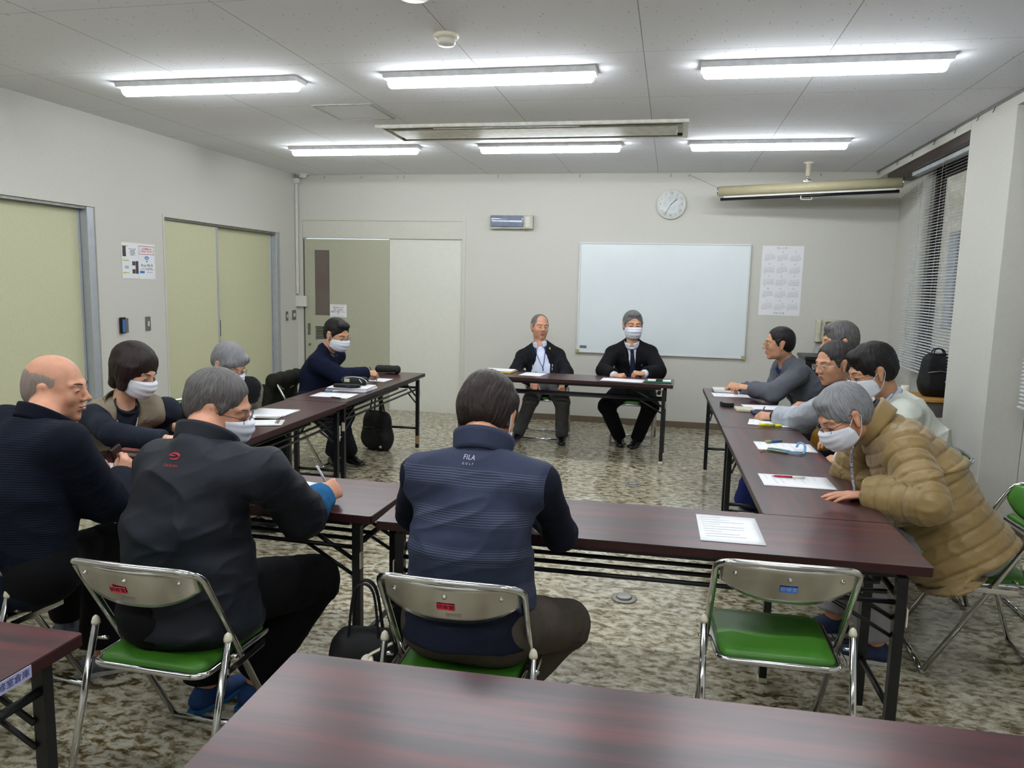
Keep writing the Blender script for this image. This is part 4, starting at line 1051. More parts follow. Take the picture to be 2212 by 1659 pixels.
def glasses(F, par, m, rim=.0011, w=.021, h=.015, drop=0.0):
    g = None; mb = MB(); z0 = -.004-drop; y0 = .1070
    for s in (-1,1):
        pts = []
        for k in range(20):
            a = 2*PI*k/20; ca, sa = math.cos(a), math.sin(a); p = .75
            pts.append(hp(F, s*.033+w*abs(ca)**p*(1 if ca > 0 else -1), y0-.010*abs((s*.033+w*ca)/.055)**2, z0+h*abs(sa)**p*(1 if sa > 0 else -1)))
        mb.tube(pts, rim*F[4], 6, closed=True)
        mb.tube([hp(F,s*.054,y0-.010,z0+.004), hp(F,s*.0690,.085,z0+.006), hp(F,s*.0800,.0,z0+.004), hp(F,s*.0790,-.022,z0-.012)], rim*1.1*F[4], 6)
    mb.tube([hp(F,-.012,y0,z0+.003), hp(F,0,y0+.004,z0+.005), hp(F,.012,y0,z0+.003)], rim*F[4], 6)
    g = mb.build('glasses', m, par)
    for s in (-1,1):
        l = MB(); l.lathe([(0,0),(1,0),(1,.0),(0,.0)], n=20) if False else None
        l.prism([(s*.033+w*.95*math.cos(2*PI*k/20), h*.95*math.sin(2*PI*k/20)) for k in range(20)], 0, .0008, frame(tuple(hp(F,0,y0-.004,z0)), Vector(F[1]), Vector(F[3])))
        l.build('lens', M['lens'], g)
    return g
def collar(par, name, m, base, up, fwd, r, h, flare=.0, gap=0, front_drop=.0, thick=.003, lean=0.0, fold=False):
    """band round the neck; gap = opening in degrees at the front; fold = shirt collar turned down"""
    up = unit(up); fwd = unit(fwd-(fwd@up)*up); rt = np.cross(fwd, up)
    mb = MB(); g = gap/2
    rx, ry = r if isinstance(r, tuple) else (r, r)
    def pt(u, v):
        a = R(90+g)+R(360-gap)*u if gap else R(90)+2*PI*u
        front = max(0, math.sin(a))
        if not fold: rr = 1+flare*v; zz = h*v-front_drop*front*(1-v*.3)
        else:
            if v < .5: rr = 1+flare*(2*v); zz = h*2*v
            else: rr = 1+flare+(.07+.05*front)*(2*v-1); zz = h-(h*.95+front*.018)*(2*v-1)
            zz -= front_drop*front
        p = base+rt*math.cos(a)*rx*rr+fwd*(math.sin(a)*ry*rr+lean*zz)+up*zz
        return Vector(p)
    mb.grid(pt, 48, 9 if fold else 6, closed_u=not gap); return mb.build(name, m, par, solid=thick)
def shoe(par, name, m, ank, dirv, sole=None, lift=0, L=.27, extra=None):
    f = Form(); d = unit(V3(dirv[0],dirv[1],0)); x = V3(d[1],-d[0],0); a = V3(ank[0],ank[1],0)
    z = lift
    f.add(a-d*.035+V3(0,0,.040+z), a+d*.05+V3(0,0,.040+z), (.036,.036), (.040,.032), X=x, k=.02, cap=.036)
    f.add(a+d*.05+V3(0,0,.034+z), a+d*.145+V3(0,0,.026+z), (.042,.032), (.040,.022), X=x, k=.03, cap=.042)
    f.add(a+V3(0,0,.05+z), a+V3(0,0,.085+z), (.036,.040), (.034,.040), X=x, k=.03, cap=.01)
    f.add(a-d*.3+V3(0,0,-.1+z), a+d*.4+V3(0,0,-.1+z), (.2,.1125), (.2,.1125), X=x, k=.004, sub=True, cap=.1)
    o = sculpt(f, name, m, par, .006)
    if sole is not None:
        n = 28; pts = []
        for k in range(n):
            t = 2*PI*k/n; c, s_ = math.cos(t), math.sin(t)
            yy = .052+ .138*c; ww = (.040 if c < -.2 else .046)*s_*(1-.12*abs(c)**3)
            pts.append((a+d*yy+x*ww))
        mb = MB(); mb.prism([(p[0],p[1]) for p in pts], .002+z, .018+z, bev=.003); mb.build('sole', sole, o)
    if extra is not None:
        mb = MB()
        for k in range(4):
            q = a+d*(.05+.022*k)+V3(0,0,.074-.008*k+z); mb.tube([q-x*.024-V3(0,0,.006), q+V3(0,0,.003), q+x*.024-V3(0,0,.006)], .0028, 6)
        mb.build('laces', extra, o)
    return o

class Person:
    def __init__(s, name, label, J, look, h=.005, skin='skin_tan', sc=1.0, tilt=0, fat=1.0, hipz=None, group=None):
        s.J = {k: V3(*v) for k, v in J.items()}; J = s.J
        if hipz:
            for k in ('pelvis','hipL','hipR'): J[k][2] = hipz
        s.h = h; s.fat = fat; s.sk = M[skin]
        # head sits above the neck base; look = direction of the face
        s.F = headframe(J['head'], look, tilt, sc)
        s.up = unit(J['C7']-J['pelvis']); s.rt = unit(J['shR']-J['shL']); s.rt = unit(s.rt-(s.rt@s.up)*s.up); s.fw = np.cross(s.up, s.rt)
        s.hr = unit(J['hipR']-J['hipL'])
        s.name = name; s.label = label; s.ysc = 1.0; s.trap = 0; s.hands = []; s.handp = {}
    def bend(s):
        J = s.J; return (J['pelvis']+J['C7'])/2-s.fw*.035
    def torso(s, f, g=0.0, k=.03, pid=1, low=0.0, shoulders=True, top=.0, belly=0.0):
        """g = thickness added over the skin"""
        J = s.J; m = s.bend(); ft = s.fat; L1 = np.linalg.norm(m-J['pelvis']); ch = J['C7']-s.up*.13-s.fw*.0
        p0 = J['pelvis']-s.up*low+s.fw*.01
        f.add(p0, m+s.fw*.03*0, (.158*ft+g,.112*ft+g), (.148*ft+g,.108*ft+g), X=s.rt*.5+s.hr*.5, k=k, pid=pid, cap=.05+g, s0=0)
        f.add(m, ch, (.148*ft+g,.108*ft+g), (.158*ft+g,.104*ft+g), X=s.rt, k=k, pid=pid, cap=.07+g, s0=L1)
        if belly: f.add(m+s.fw*.05-s.up*.07, m+s.fw*.05, .09+g+belly, .09+g+belly*.6, k=.06, pid=pid, s0=L1)
        for S in 'LR':
            sh = J['C7']-s.up*.045+(J['sh'+S]-J['C7']+s.up*.045)*s.ysc
            if s.trap: f.add(J['C7']+s.up*(s.trap-.035)+s.rt*(.035 if S == 'R' else -.035), sh-s.up*.008, .036+g*.6, .044+g*.6, k=.05, pid=pid, s0=L1+.2)
            f.add(J['C7']-s.up*(.055+top)+s.fw*.01, sh, (.050+g*.8,.060+g*.8), (.052+g*.8,.058+g*.8), X=s.up, k=.05, pid=pid, cap=.05, s0=L1+.2)
    def arm(s, f, S, r=(.050,.042,.040,.030), g=0.0, k=.02, pid=2, endgap=.0, s1=None, to=1.0):
        J = s.J; a, b, c = J['sh'+S], J['el'+S], J['wr'+S]; c2 = b+(c-b)*to
        Lu = np.linalg.norm(b-a); d = unit(c2-b)
        if g: r = tuple(v-q_ for v, q_ in zip(r, (.014,.012,.009,.004)))
        f.add(a, b, r[0]+g, r[1]+g, k=k*1.6, pid=pid, s0=0)
        f.add(b, c2-d*endgap, r[2]+g, r[3]+g, k=k, pid=pid, cap=.008 if g else None, s0=Lu)
    def leg(s, f, S, r=(.078,.058,.054,.040), g=0.0, k=.02, pid=3, hem=.0, capend=.008):
        J = s.J; a, b, c = J['hip'+S], J['kn'+S], J['an'+S]; Lt = np.linalg.norm(b-a)
        f.add(a, b, r[0]+g, r[1]+g, k=k*2, pid=pid, s0=0)
        f.add(b, c+V3(0,0,hem), r[2]+g, r[3]+g, k=k, pid=pid, cap=capend, s0=Lt)
    def body(s, hands=(), female=False, arms=True, face=True, neckr=.054, wide=1.0):
        """the whole figure as one continuous skin surface"""
        f = Form(); J = s.J; F = s.F
        head_form(f, F, female, wide)
        nb = J['C7']-s.up*.015+s.fw*.018
        f.add(hp(F,0,-.026,-.045), nb, (neckr,neckr*1.02), (neckr*1.08,neckr*1.1), X=F[1], k=.03, cap=.03)
        s.torso(f, -.014)
        for S in 'LR':
            s.arm(f, S, (.040,.036,.035,.026)); s.leg(f, S, (.066,.050,.046,.036), capend=.03)
            f.add(J['an'+S]-V3(0,0,.03), J['an'+S]+V3(0,0,.02), .032, .032, k=.02)
        for (S, D, Nn, pose) in hands:
            Wr = J['wr'+S]; D = V3(*D) if D is not None else unit(J['wr'+S]-J['el'+S])
            s.handp[S] = (Wr, unit(D), *hand_form(f, Wr, D, V3(*Nn), S, pose))
        s.o = sculpt(f, s.name, s.sk, None, s.h, relax=1)
        tag(s.o, s.label, 'person'); return s.o
    def garment(s, name, m, parts, g=.012, h=None, fold=.006, fscale=1.0, disp=None, k=.025, extra=None, low=0.02, belly=0, legr=(.078,.060,.058,.048), armr=(.050,.042,.041,.034), endgap=.0, hem=.01, to=1.0, relax=2, par=None, seed=0):
        f = Form(); J = s.J
        if 'torso' in parts: s.torso(f, g, low=low, belly=belly)
        for S in 'LR':
            if 'arm'+S in parts: s.arm(f, S, armr, g, endgap=endgap, pid=2+(S == 'R'), to=to, k=.022)
            if 'leg'+S in parts:
                s.leg(f, S, legr, g, hem=hem, pid=4+(S == 'R'))
                f.add(J['hip'+S]-V3(0,0,.0)+s.fw*0, J['hip'+S]-unit(J['kn'+S]-J['hip'+S])*.03, .088+g*.5, .088+g*.5, k=.04, pid=4+(S == 'R'))
        if 'hips' in parts: f.add(J['hipL'], J['hipR'], .092+g, .092+g, k=.04, pid=6); f.add(J['pelvis'], J['pelvis']+s.up*.10, (.150+g,.105+g), (.140+g,.100+g), X=s.rt, k=.04, pid=6)
        if extra: extra(f, s)
        el = [J['elL'],J['elR'],J['knL'],J['knR']]; up = s.up; rt = s.rt; arms = {S: (J['sh'+S],J['el'+S],J['wr'+S]) for S in 'LR'}
        def dd(P, N, pid, al):
            q = P*1.0+seed*3.1
            x = q@rt; z = q@up; y = q@s.fw
            r1 = ridged(np.stack([x*5*fscale, y*5*fscale, z*11*fscale+x*4], 1))**2.0
            r2 = ridged(np.stack([x*9*fscale+3, y*9*fscale, z*20*fscale-x*8], 1))**2.5
            lim = pid >= 2
            a2 = np.where(lim, al, 0); rr = ridged(np.stack([a2*13*fscale+vn(P*6)*2.2, x*8, z*8], 1))**2
            near = np.zeros(len(P))
            for e in el: near = np.maximum(near, np.exp(-np.sum((P-e)**2,1)/.012))
            d_ = fold*(r1*1.0+r2*.45-.5)*np.where(lim, .6, 1.0)+fold*(rr-.4)*np.where(lim, .35+.8*near, 0)
            if disp is not None: d_ = d_+disp(P, N, pid, al)
            return d_
        return sculpt(f, name, m, par or s.o, h or s.h*1.25, dd, relax=relax, alfix=lambda P,i,a: np.where(i == 1, (P-J['pelvis'])@s.up, a))
    def hair(s, kind, m, amp=.0022):
        o = sculpt(hair_form(s.F, kind), 'hair', m, s.o, min(.0036, s.h), hair_disp(s.F, amp), relax=1)
        P = np.empty(len(o.data.vertices)*3, np.float32); o.data.vertices.foreach_get('co', P); S_ = strand(P.reshape(-1,3).astype(float), s.F)
        a = o.data.attributes.new('strand', 'FLOAT_VECTOR', 'POINT'); a.data.foreach_set('vector', S_.astype(np.float32).ravel()); return o
    def shoes(s, m, dL=None, dR=None, **kw):
        for S, d in (('L',dL),('R',dR)):
            if d is None: d = s.J['kn'+S]-s.J['hip'+S]
            shoe(s.o, 'shoe', m, s.J['an'+S], d, **kw)
def pen(name, label, tip, tail, rgb, r=.0045, clip=None):
    tip, tail = Vector(tip), Vector(tail); d = (tail-tip)
    t = thing(name, label, 'pen', tip)
    MB().tube([d*.10, d], r, 10).build('barrel', mat(name+'_barrel', rgb, .3), t)
    MB().tube([(0,0,0), d*.04, d*.10], [.0006,.0018,r], 8).build('tip', M['steel'], t)
    MB().tube([d*.70+Vector((0,0,r+.001)), d*.99+Vector((0,0,r+.001))], .0011, 6).build('clip', M['steel'], t)
    return t
def decal_shape(name, polys, m, target, o, x, y, parent, off=.0015):
    bm = bmesh.new(); bm.from_mesh(target.data); tree = BVHTree.FromBMesh(bm); bm.free()
    x, y = Vector(x), Vector(y); z = x.cross(y); mb = MB()
    for poly in polys:                      # strips given as pairs of points
        vs = []
        for (a, b) in poly:
            q = Vector(o)+x*a+y*b; h = tree.ray_cast(q+z*.25, -z); vs.append(mb.bm.verts.new((h[0] if h[0] is not None else q)+z*off))
        for i in range(0, len(vs)-2, 2): mb.bm.faces.new((vs[i],vs[i+1],vs[i+3],vs[i+2]))
    return mb.build(name, m, parent)
def decal(name, body, size, m, target, o, x, y, parent, off=.0015, spacing=1):
    """lettering laid onto a garment: every point is dropped along the inward direction"""
    t = text(name, body, size, m, frame(o, x, y), None, extrude=0, spacing=spacing)
    bpy.context.view_layer.update()
    bm = bmesh.new(); bm.from_mesh(target.data); tree = BVHTree.FromBMesh(bm); bm.free()
    z = Vector(x).normalized().cross(Vector(y).normalized())
    b2 = bmesh.new(); b2.from_mesh(t.data); bmesh.ops.triangulate(b2, faces=b2.faces)
    for v in b2.verts:
        hit = tree.ray_cast(v.co+z*.25, -z)
        if hit[0] is not None: v.co = hit[0]+z*off
    b2.to_mesh(t.data); b2.free(); t.parent = parent; return t
# ---------------------------------------------------------------- the thirteen people
POSE = {"p6":{"pelvis":[3.86,-6.34,0.557],"C7":[3.869,-6.291,1.042],"head":[3.849,-6.121,1.114],"shL":[3.698,-6.324,0.965],"shR":[4.058,-6.319,0.962],"elL":[3.598,-6.134,0.778],"elR":[4.097,-6.129,0.753],"wrL":[3.726,-5.92,0.759],"wrR":[3.971,-5.914,0.761],"knL":[3.711,-5.936,0.481],"knR":[4.11,-6.0,0.405],"anL":[3.72,-6.019,0.1],"anR":[3.871,-6.037,0.1],"hipL":[3.765,-6.336,0.552],"hipR":[3.955,-6.345,0.561]},"p5":{"pelvis":[2.99,-6.417,0.532],"C7":[2.995,-6.374,1.031],"head":[2.967,-6.209,1.11],"shL":[2.862,-6.364,0.939],"shR":[3.222,-6.377,0.943],"elL":[2.779,-6.126,0.805],"elR":[3.239,-6.169,0.75],"wrL":[2.728,-5.887,0.749],"wrR":[3.185,-5.925,0.742],"knL":[2.833,-6.09,0.487],"knR":[3.172,-5.961,0.441],"anL":[2.84,-6.139,0.1],"anR":[3.001,-6.08,0.106],"hipL":[2.926,-6.486,0.544],"hipR":[3.055,-6.348,0.518]},"p1":{"pelvis":[2.275,-6.315,0.529],"C7":[2.268,-6.233,1.03],"head":[2.221,-6.075,1.115],"shL":[2.098,-6.181,0.978],"shR":[2.441,-6.29,0.958],"elL":[2.0,-5.969,0.814],"elR":[2.453,-6.132,0.721],"wrL":[1.956,-5.731,0.749],"wrR":[2.341,-5.909,0.731],"knL":[2.021,-5.926,0.471],"knR":[2.286,-5.936,0.477],"anL":[1.974,-5.811,0.101],"anR":[2.308,-6.032,0.1],"hipL":[2.18,-6.299,0.528],"hipR":[2.366,-6.334,0.529]},"p2":{"pelvis":[1.574,-5.151,0.462],"C7":[1.785,-5.212,0.909],"head":[1.873,-5.22,1.072],"shL":[1.89,-5.009,0.845],"shR":[1.726,-5.33,0.845],"elL":[1.632,-5.041,0.728],"elR":[1.954,-5.497,0.814],"wrL":[1.862,-4.945,0.741],"wrR":[2.201,-5.472,0.8],"knL":[1.991,-5.078,0.49],"knR":[1.965,-5.337,0.49],"anL":[1.971,-5.077,0.1],"anR":[1.948,-5.336,0.1],"hipL":[1.582,-5.056,0.463],"hipR":[1.566,-5.246,0.463]},"p3":{"pelvis":[1.565,-4.215,0.467],"C7":[1.766,-4.393,0.887],"head":[1.88,-4.433,1.026],"shL":[1.881,-4.199,0.841],"shR":[1.708,-4.512,0.815],"elL":[1.752,-4.002,0.679],"elR":[1.761,-4.364,0.577],"wrL":[1.803,-4.237,0.749],"wrR":[1.873,-4.48,0.768],"knL":[1.973,-4.09,0.49],"knR":[1.973,-4.349,0.49],"anL":[1.96,-4.09,0.1],"anR":[1.96,-4.35,0.1],"hipL":[1.565,-4.12,0.467],"hipR":[1.565,-4.31,0.467]},"p4":{"pelvis":[1.546,-2.663,0.448],"C7":[1.621,-2.635,0.943],"head":[1.736,-2.658,1.086],"shL":[1.626,-2.438,0.888],"shR":[1.638,-2.796,0.855],"elL":[1.568,-2.648,0.703],"elR":[1.889,-2.897,0.772],"wrL":[1.802,-2.724,0.747],"wrR":[1.989,-2.665,0.777],"knL":[1.869,-2.823,0.454],"knR":[1.89,-2.933,0.335],"anL":[1.734,-2.73,0.1],"anR":[1.822,-2.625,0.104],"hipL":[1.546,-2.57,0.441],"hipR":[1.539,-2.759,0.457]},"p7":{"pelvis":[3.206,-0.981,0.44],"C7":[3.115,-0.837,0.909],"head":[3.105,-0.831,1.103],"shL":[3.301,-0.809,0.809],"shR":[2.941,-0.849,0.788],"elL":[3.42,-1.027,0.67],"elR":[2.907,-1.096,0.652],"wrL":[3.42,-1.269,0.603],"wrR":[3.123,-1.201,0.587],"knL":[3.439,-1.402,0.425],"knR":[3.129,-1.356,0.422],"anL":[3.415,-1.207,0.09],"anR":[2.984,-1.204,0.095],"hipL":[3.295,-1.017,0.439],"hipR":[3.119,-0.946,0.441]},"p8":{"pelvis":[4.082,-0.933,0.469],"C7":[4.044,-0.947,0.968],"head":[4.043,-0.943,1.158],"shL":[4.226,-0.946,0.886],"shR":[3.861,-0.961,0.868],"elL":[4.322,-1.171,0.739],"elR":[3.794,-1.198,0.727],"wrL":[4.181,-1.378,0.731],"wrR":[3.922,-1.411,0.705],"knL":[4.258,-1.328,0.429],"knR":[3.849,-1.32,0.404],"anL":[4.141,-1.164,0.097],"anR":[3.971,-1.114,0.097],"hipL":[4.177,-0.928,0.473],"hipR":[3.987,-0.938,0.467]},"p9":{"pelvis":[5.54,-2.252,0.544],"C7":[5.304,-2.302,0.979],"head":[5.216,-2.371,1.127],"shL":[5.347,-2.483,0.911],"shR":[5.29,-2.128,0.917],"elL":[5.168,-2.665,0.785],"elR":[5.199,-2.167,0.65],"wrL":[5.027,-2.458,0.779],"wrR":[4.973,-2.175,0.757],"knL":[5.235,-2.603,0.434],"knR":[5.184,-2.291,0.42],"anL":[5.396,-2.483,0.1],"anR":[5.395,-2.222,0.1],"hipL":[5.537,-2.348,0.541],"hipR":[5.551,-2.159,0.545]},"p10":{"pelvis":[5.793,-3.036,0.599],"C7":[5.593,-2.978,1.056],"head":[5.503,-3.052,1.2],"shL":[5.599,-3.164,1.03],"shR":[5.629,-2.806,0.999],"elL":[5.614,-3.241,0.756],"elR":[5.611,-2.847,0.718],"wrL":[5.372,-3.176,0.751],"wrR":[5.375,-2.922,0.747],"knL":[5.402,-3.184,0.487],"knR":[5.4,-2.918,0.487],"anL":[5.45,-3.18,0.1],"anR":[5.45,-2.92,0.1],"hipL":[5.793,-3.131,0.598],"hipR":[5.794,-2.941,0.598]},"p11":{"pelvis":[5.717,-3.716,0.573],"C7":[5.435,-3.682,0.986],"head":[5.335,-3.762,1.119],"shL":[5.345,-3.829,0.896],"shR":[5.557,-3.556,1.0],"elL":[5.22,-3.617,0.755],"elR":[5.535,-3.49,0.723],"wrL":[5.077,-3.415,0.73],"wrR":[5.303,-3.579,0.75],"knL":[5.319,-3.833,0.482],"knR":[5.322,-3.561,0.482],"anL":[5.399,-3.83,0.1],"anR":[5.399,-3.57,0.1],"hipL":[5.718,-3.811,0.572],"hipR":[5.717,-3.621,0.572]},"p12":{"pelvis":[5.755,-4.316,0.585],"C7":[5.506,-4.33,1.02],"head":[5.387,-4.393,1.146],"shL":[5.516,-4.517,0.934],"shR":[5.502,-4.158,0.963],"elL":[5.372,-4.664,0.737],"elR":[5.533,-4.127,0.682],"wrL":[5.291,-4.432,0.69],"wrR":[5.317,-4.232,0.751],"knL":[5.364,-4.487,0.486],"knR":[5.359,-4.22,0.485],"anL":[5.42,-4.48,0.1],"anR":[5.42,-4.22,0.1],"hipL":[5.755,-4.412,0.583],"hipR":[5.757,-4.222,0.584]},"p13":{"pelvis":[5.591,-5.147,0.564],"C7":[5.292,-5.032,0.983],"head":[5.122,-5.096,1.02],"shL":[5.336,-5.201,0.912],"shR":[5.301,-4.847,0.964],"elL":[5.373,-5.435,0.757],"elR":[5.22,-4.794,0.695],"wrL":[5.217,-5.239,0.727],"wrR":[5.426,-4.924,0.638],"knL":[5.211,-5.137,0.478],"knR":[5.248,-4.845,0.47],"anL":[5.3,-5.172,0.1],"anR":[5.182,-4.947,0.1],"hipL":[5.598,-5.24,0.564],"hipR":[5.59,-5.051,0.563]}}
PEOPLE = {}
def PP(k, name, label, look, **kw):
    PEOPLE[k] = q = Person(name, label, POSE[k], look, **kw); return q
def fabric(name, rgb, rough=.9, **kw): return mat(name, rgb, rough, bump=kw.pop('bump',.3), bscale=kw.pop('bscale',350), rgb2=kw.pop('rgb2', tuple(int(v*.86) for v in rgb)), nscale=kw.pop('nscale',9), spec=.2, **{k: v for k, v in kw.items() if k != 'sheen'})
BLK = fabric('black_trouser_cloth', (14,14,17)); BLKS = mat('black_leather', (16,15,16), .3)
def cut_front(a0, a1, w0, w1, d=.085, y0=.115, y1=.150):
    """opening down the front of a coat: from a0 to a1 below the neck, half widths w0, w1"""
    def f(form, s):
        N_ = s.J['C7']+s.up*.03+s.fw*.055; form.add(N_, s.J['C7']-s.up*a0+s.fw*y0, (.060,.060), (w0,d), X=s.rt, k=.006, sub=True, cap=.05)
        A = s.J['C7']-s.up*a0+s.fw*y0; B = s.J['C7']-s.up*a1+s.fw*y1
        form.add(A, B, (w0,d), (w1,d), X=s.rt, k=.006, sub=True, cap=.03)
    return f

# man in the striped navy vest, back to the camera
p = PP('p6','person','person seen from behind in a navy striped high-collar vest with dark hair, writing', (0.06,1,-.85), h=.0042, skin='skin_tan', hipz=.53, sc=1.08)
p.body(hands=[('R',None,(-.5,0,-.8),'pen'),('L',(.3,1,0),(0,0,-1),'relax')])
sl = p.garment('shirt', fabric('dark_navy_knit', (22,27,42), rgb2=(16,20,32)), ('torso','armL','armR'), g=.010, fold=.006, low=-.03, endgap=.0, armr=(.056,.050,.050,.036), extra=lambda f,s: f.add(s.J['pelvis']-s.up*.035-s.fw*.012, s.J['pelvis']+s.up*.14, (.198,.172), (.172,.136), X=s.rt, k=.03, cap=.012, pid=1))
vm = stripes(fabric('slate_navy_softshell', (56,63,86), .75, rgb2=(48,54,74), nscale=4), 150, (104,110,132), .32, group=9.5, strength=.7)
vest = p.garment('vest', vm, ('torso',), g=.022, fold=.013, low=-.10, fscale=1.0, k=.03, h=.0048, extra=lambda f,s: f.add(s.J['pelvis']+s.up*.08, s.J['pelvis']+s.up*.22, (.176,.130), (.176,.130), X=s.rt, k=.04, cap=.02, pid=1))
collar(p.o, 'collar', vm, p.J['C7']-p.up*.024+p.fw*.022, p.up*.86+p.fw*.5, p.fw, (.085,.085), .064, flare=.12, gap=38, thick=.006)
p.garment('trousers', fabric('grey_brown_wool', (80,72,64), rgb2=(66,60,54), bscale=500), ('hips','legL','legR'), g=.010, fold=.006, legr=(.086,.070,.068,.058), seed=2)
p.hair('thick', M['hair_brown'], .0045); face_parts(p.F, p.o)
m6 = mask_obj(p.F, p.o); p.shoes(BLKS)
decal('chest_logo', 'FILA', .0175, mat('silver_print',(186,190,204),.5), vest, p.J['C7']-p.up*.012-p.rt*.012-p.fw*.12, p.rt, p.up, p.o, spacing=1.1)
decal('chest_logo', 'GOLF', .0085, bpy.data.materials['silver_print'], vest, p.J['C7']-p.up*.028-p.rt*.012-p.fw*.12, p.rt, p.up, p.o, spacing=1.9)

# man in the black windbreaker
p = PP('p5','person','person in a black windbreaker with red back logo, grey hair and mask, writing', (.86,.30,-.32), h=.0042, skin='skin_ruddy', hipz=.53, sc=1.0, tilt=4)
p.body(hands=[('R',(.35,.88,.25),(-.75,.35,-.55),'pen'),('L',(.5,.8,0),(0,0,-1),'relax')])
ws = fabric('teal_blue_jersey', (22,92,140), rgb2=(18,76,120))
p.garment('shirt', ws, ('armR',), g=.020, fold=.009, armr=(.050,.044,.054,.040), fscale=1.6, endgap=.025)
wj = mat('black_ripstop', (27,31,40), .6, rgb2=(21,24,32), nscale=4, bump=.15, bscale=300, spec=.3)
jk = p.garment('windbreaker', wj, ('torso','armL'), g=.030, fold=.015, low=.06, fscale=1.0, armr=(.060,.056,.056,.046), h=.005,
   extra=lambda f,s: (f.add(s.J['shR'], s.J['elR'], .070, .074, k=.035, pid=3), f.add(s.J['elR'], s.J['elR']+(s.J['wrR']-s.J['elR'])*.20, .074, .064, k=.02, pid=3, cap=.012, s0=.28), f.add(s.J['pelvis']-s.up*.05, s.J['pelvis']+s.up*.15, (.216,.180), (.190,.150), X=s.rt, k=.05, cap=.045, pid=1)))
collar(p.o, 'collar', wj, p.J['C7']-p.up*.028+p.fw*.028, p.up*.88+p.fw*.5, p.fw, (.090,.090), .055, flare=.10, gap=30, thick=.006)
p.garment('trousers', BLK, ('hips','legL','legR'), g=.012, fold=.006, legr=(.092,.080,.078,.066), seed=3)
p.hair('receding_side', M['hair_salt'], .0030); face_parts(p.F, p.o, 'brow_grey'); mask_obj(p.F, p.o); glasses(p.F, p.o, M['black_metal'])
bs = mat('blue_sneaker_mesh', (24,62,120), .7, bump=.5, bscale=300); p.shoes(bs, (.25,1,0), (.55,.85,0), sole=mat('blue_sole',(40,110,170),.5), extra=bs)
rd = mat('red_print',(206,30,42),.5)
sw = [(.019*math.cos(R(a)), .0085*math.sin(R(a)), w_) for a, w_ in zip(range(170,-151,-20), [.0005,.001,.002,.003,.0042,.005,.0055,.0056,.0054,.005,.0045,.004,.0035,.003,.002,.001,.0005])]
decal_shape('back_logo', [[q for (a, b, w_) in sw for q in ((a,b+w_/2),(a*.93,b-w_/2))], [q for k in range(9) for q in ((-.022+.0035*k,.0015+.0016*math.sin(k*PI/8)),(-.022+.0035*k,.0015-.0016*math.sin(k*PI/8)))]], rd, jk, p.J['C7']-p.up*.036-p.fw*.14-p.rt*.004, p.rt, p.up, p.o)
decal('back_logo', 'TAIKAN', .010, rd, jk, p.J['C7']-p.up*.062-p.fw*.14-p.rt*.002, p.rt, p.up, p.o, spacing=1.3)

# bald man at the left edge
p = PP('p1','person','bald person with cropped grey hair in a ribbed navy cardigan, speaking', (.95,.30,-.08), h=.0042, skin='skin_ruddy', hipz=.53, sc=1.03)
p.body(hands=[('R',(.0,.55,.80),(-.8,.3,-.3),'pen'),('L',(.5,.8,0),(0,0,-1),'relax')])
km = stripes(fabric('ribbed_navy_wool', (16,20,34), rgb2=(12,16,28)), 130, (26,32,50), .5, bump=.25, strength=.6)
p.garment('cardigan', km, ('torso','armL','armR'), g=.028, fold=.006, low=.06, belly=.02, armr=(.062,.058,.056,.042), endgap=.0, h=.005)
collar(p.o, 'collar', km, p.J['C7']-p.up*.028+p.fw*.024, p.up*.9+p.fw*.45, p.fw, (.090,.090), .050, flare=.10, gap=30, thick=.009)
p.garment('trousers', BLK, ('hips','legL','legR'), g=.012, fold=.005, legr=(.088,.074,.070,.060), seed=4)
p.hair('bald', M['stubble'], .0012); face_parts(p.F, p.o, 'brow', openm=True)
gs = mat('grey_sneaker_mesh', (112,116,126), .8, rgb2=(62,70,88), nscale=25, bump=.4, bscale=300); p.shoes(gs, (.5,.85,0), (.7,.7,0), sole=mat('pale_sole',(188,188,186),.5), extra=mat('orange_lace',(214,92,44),.6))

# woman in the beige vest
p = PP('p2','person','person with a dark brown bob, white mask and beige vest over dark sleeves, pearl necklace', (.98,.02,-.48), h=.0046, skin='skin_light', hipz=.53, sc=1.0, fat=.97)
p.body(hands=[('R',(.9,.3,0),(0,.2,-1),'relax'),('L',(.9,.1,0),(0,0,-1),'relax')], neckr=.046)
p.garment('jumper', fabric('slate_jumper', (40,46,58), rgb2=(30,35,46)), ('torso','armL','armR'), g=.010, fold=.007, armr=(.062,.054,.050,.040), seed=5)
p.ysc = .70
vm = fabric('taupe_cotton', (140,130,112), rgb2=(124,114,97))
p.garment('vest', vm, ('torso',), g=.026, fold=.010, low=.06, extra=cut_front(.04,.42,.062,.034,.09,.12,.145), seed=6)
p.ysc = 1.0
collar(p.o, 'collar', vm, p.J['C7']-p.up*.04+p.fw*.03, p.up*.9+p.fw*.4, p.fw, (.088,.092), .050, flare=.16, gap=95, thick=.008, fold=True)
collar(p.o, 'neckband', bpy.data.materials['slate_jumper'], p.J['C7']-p.up*.02+p.fw*.026, p.up*.9+p.fw*.35, p.fw, (.058,.060), .050, thick=.004)
p.garment('trousers', BLK, ('hips','legL','legR'), g=.010, fold=.004); p.shoes(BLKS)
p.hair('bob', M['hair_brown'], .003); face_parts(p.F, p.o); mask_obj(p.F, p.o)
nk = MB(); cdp = []
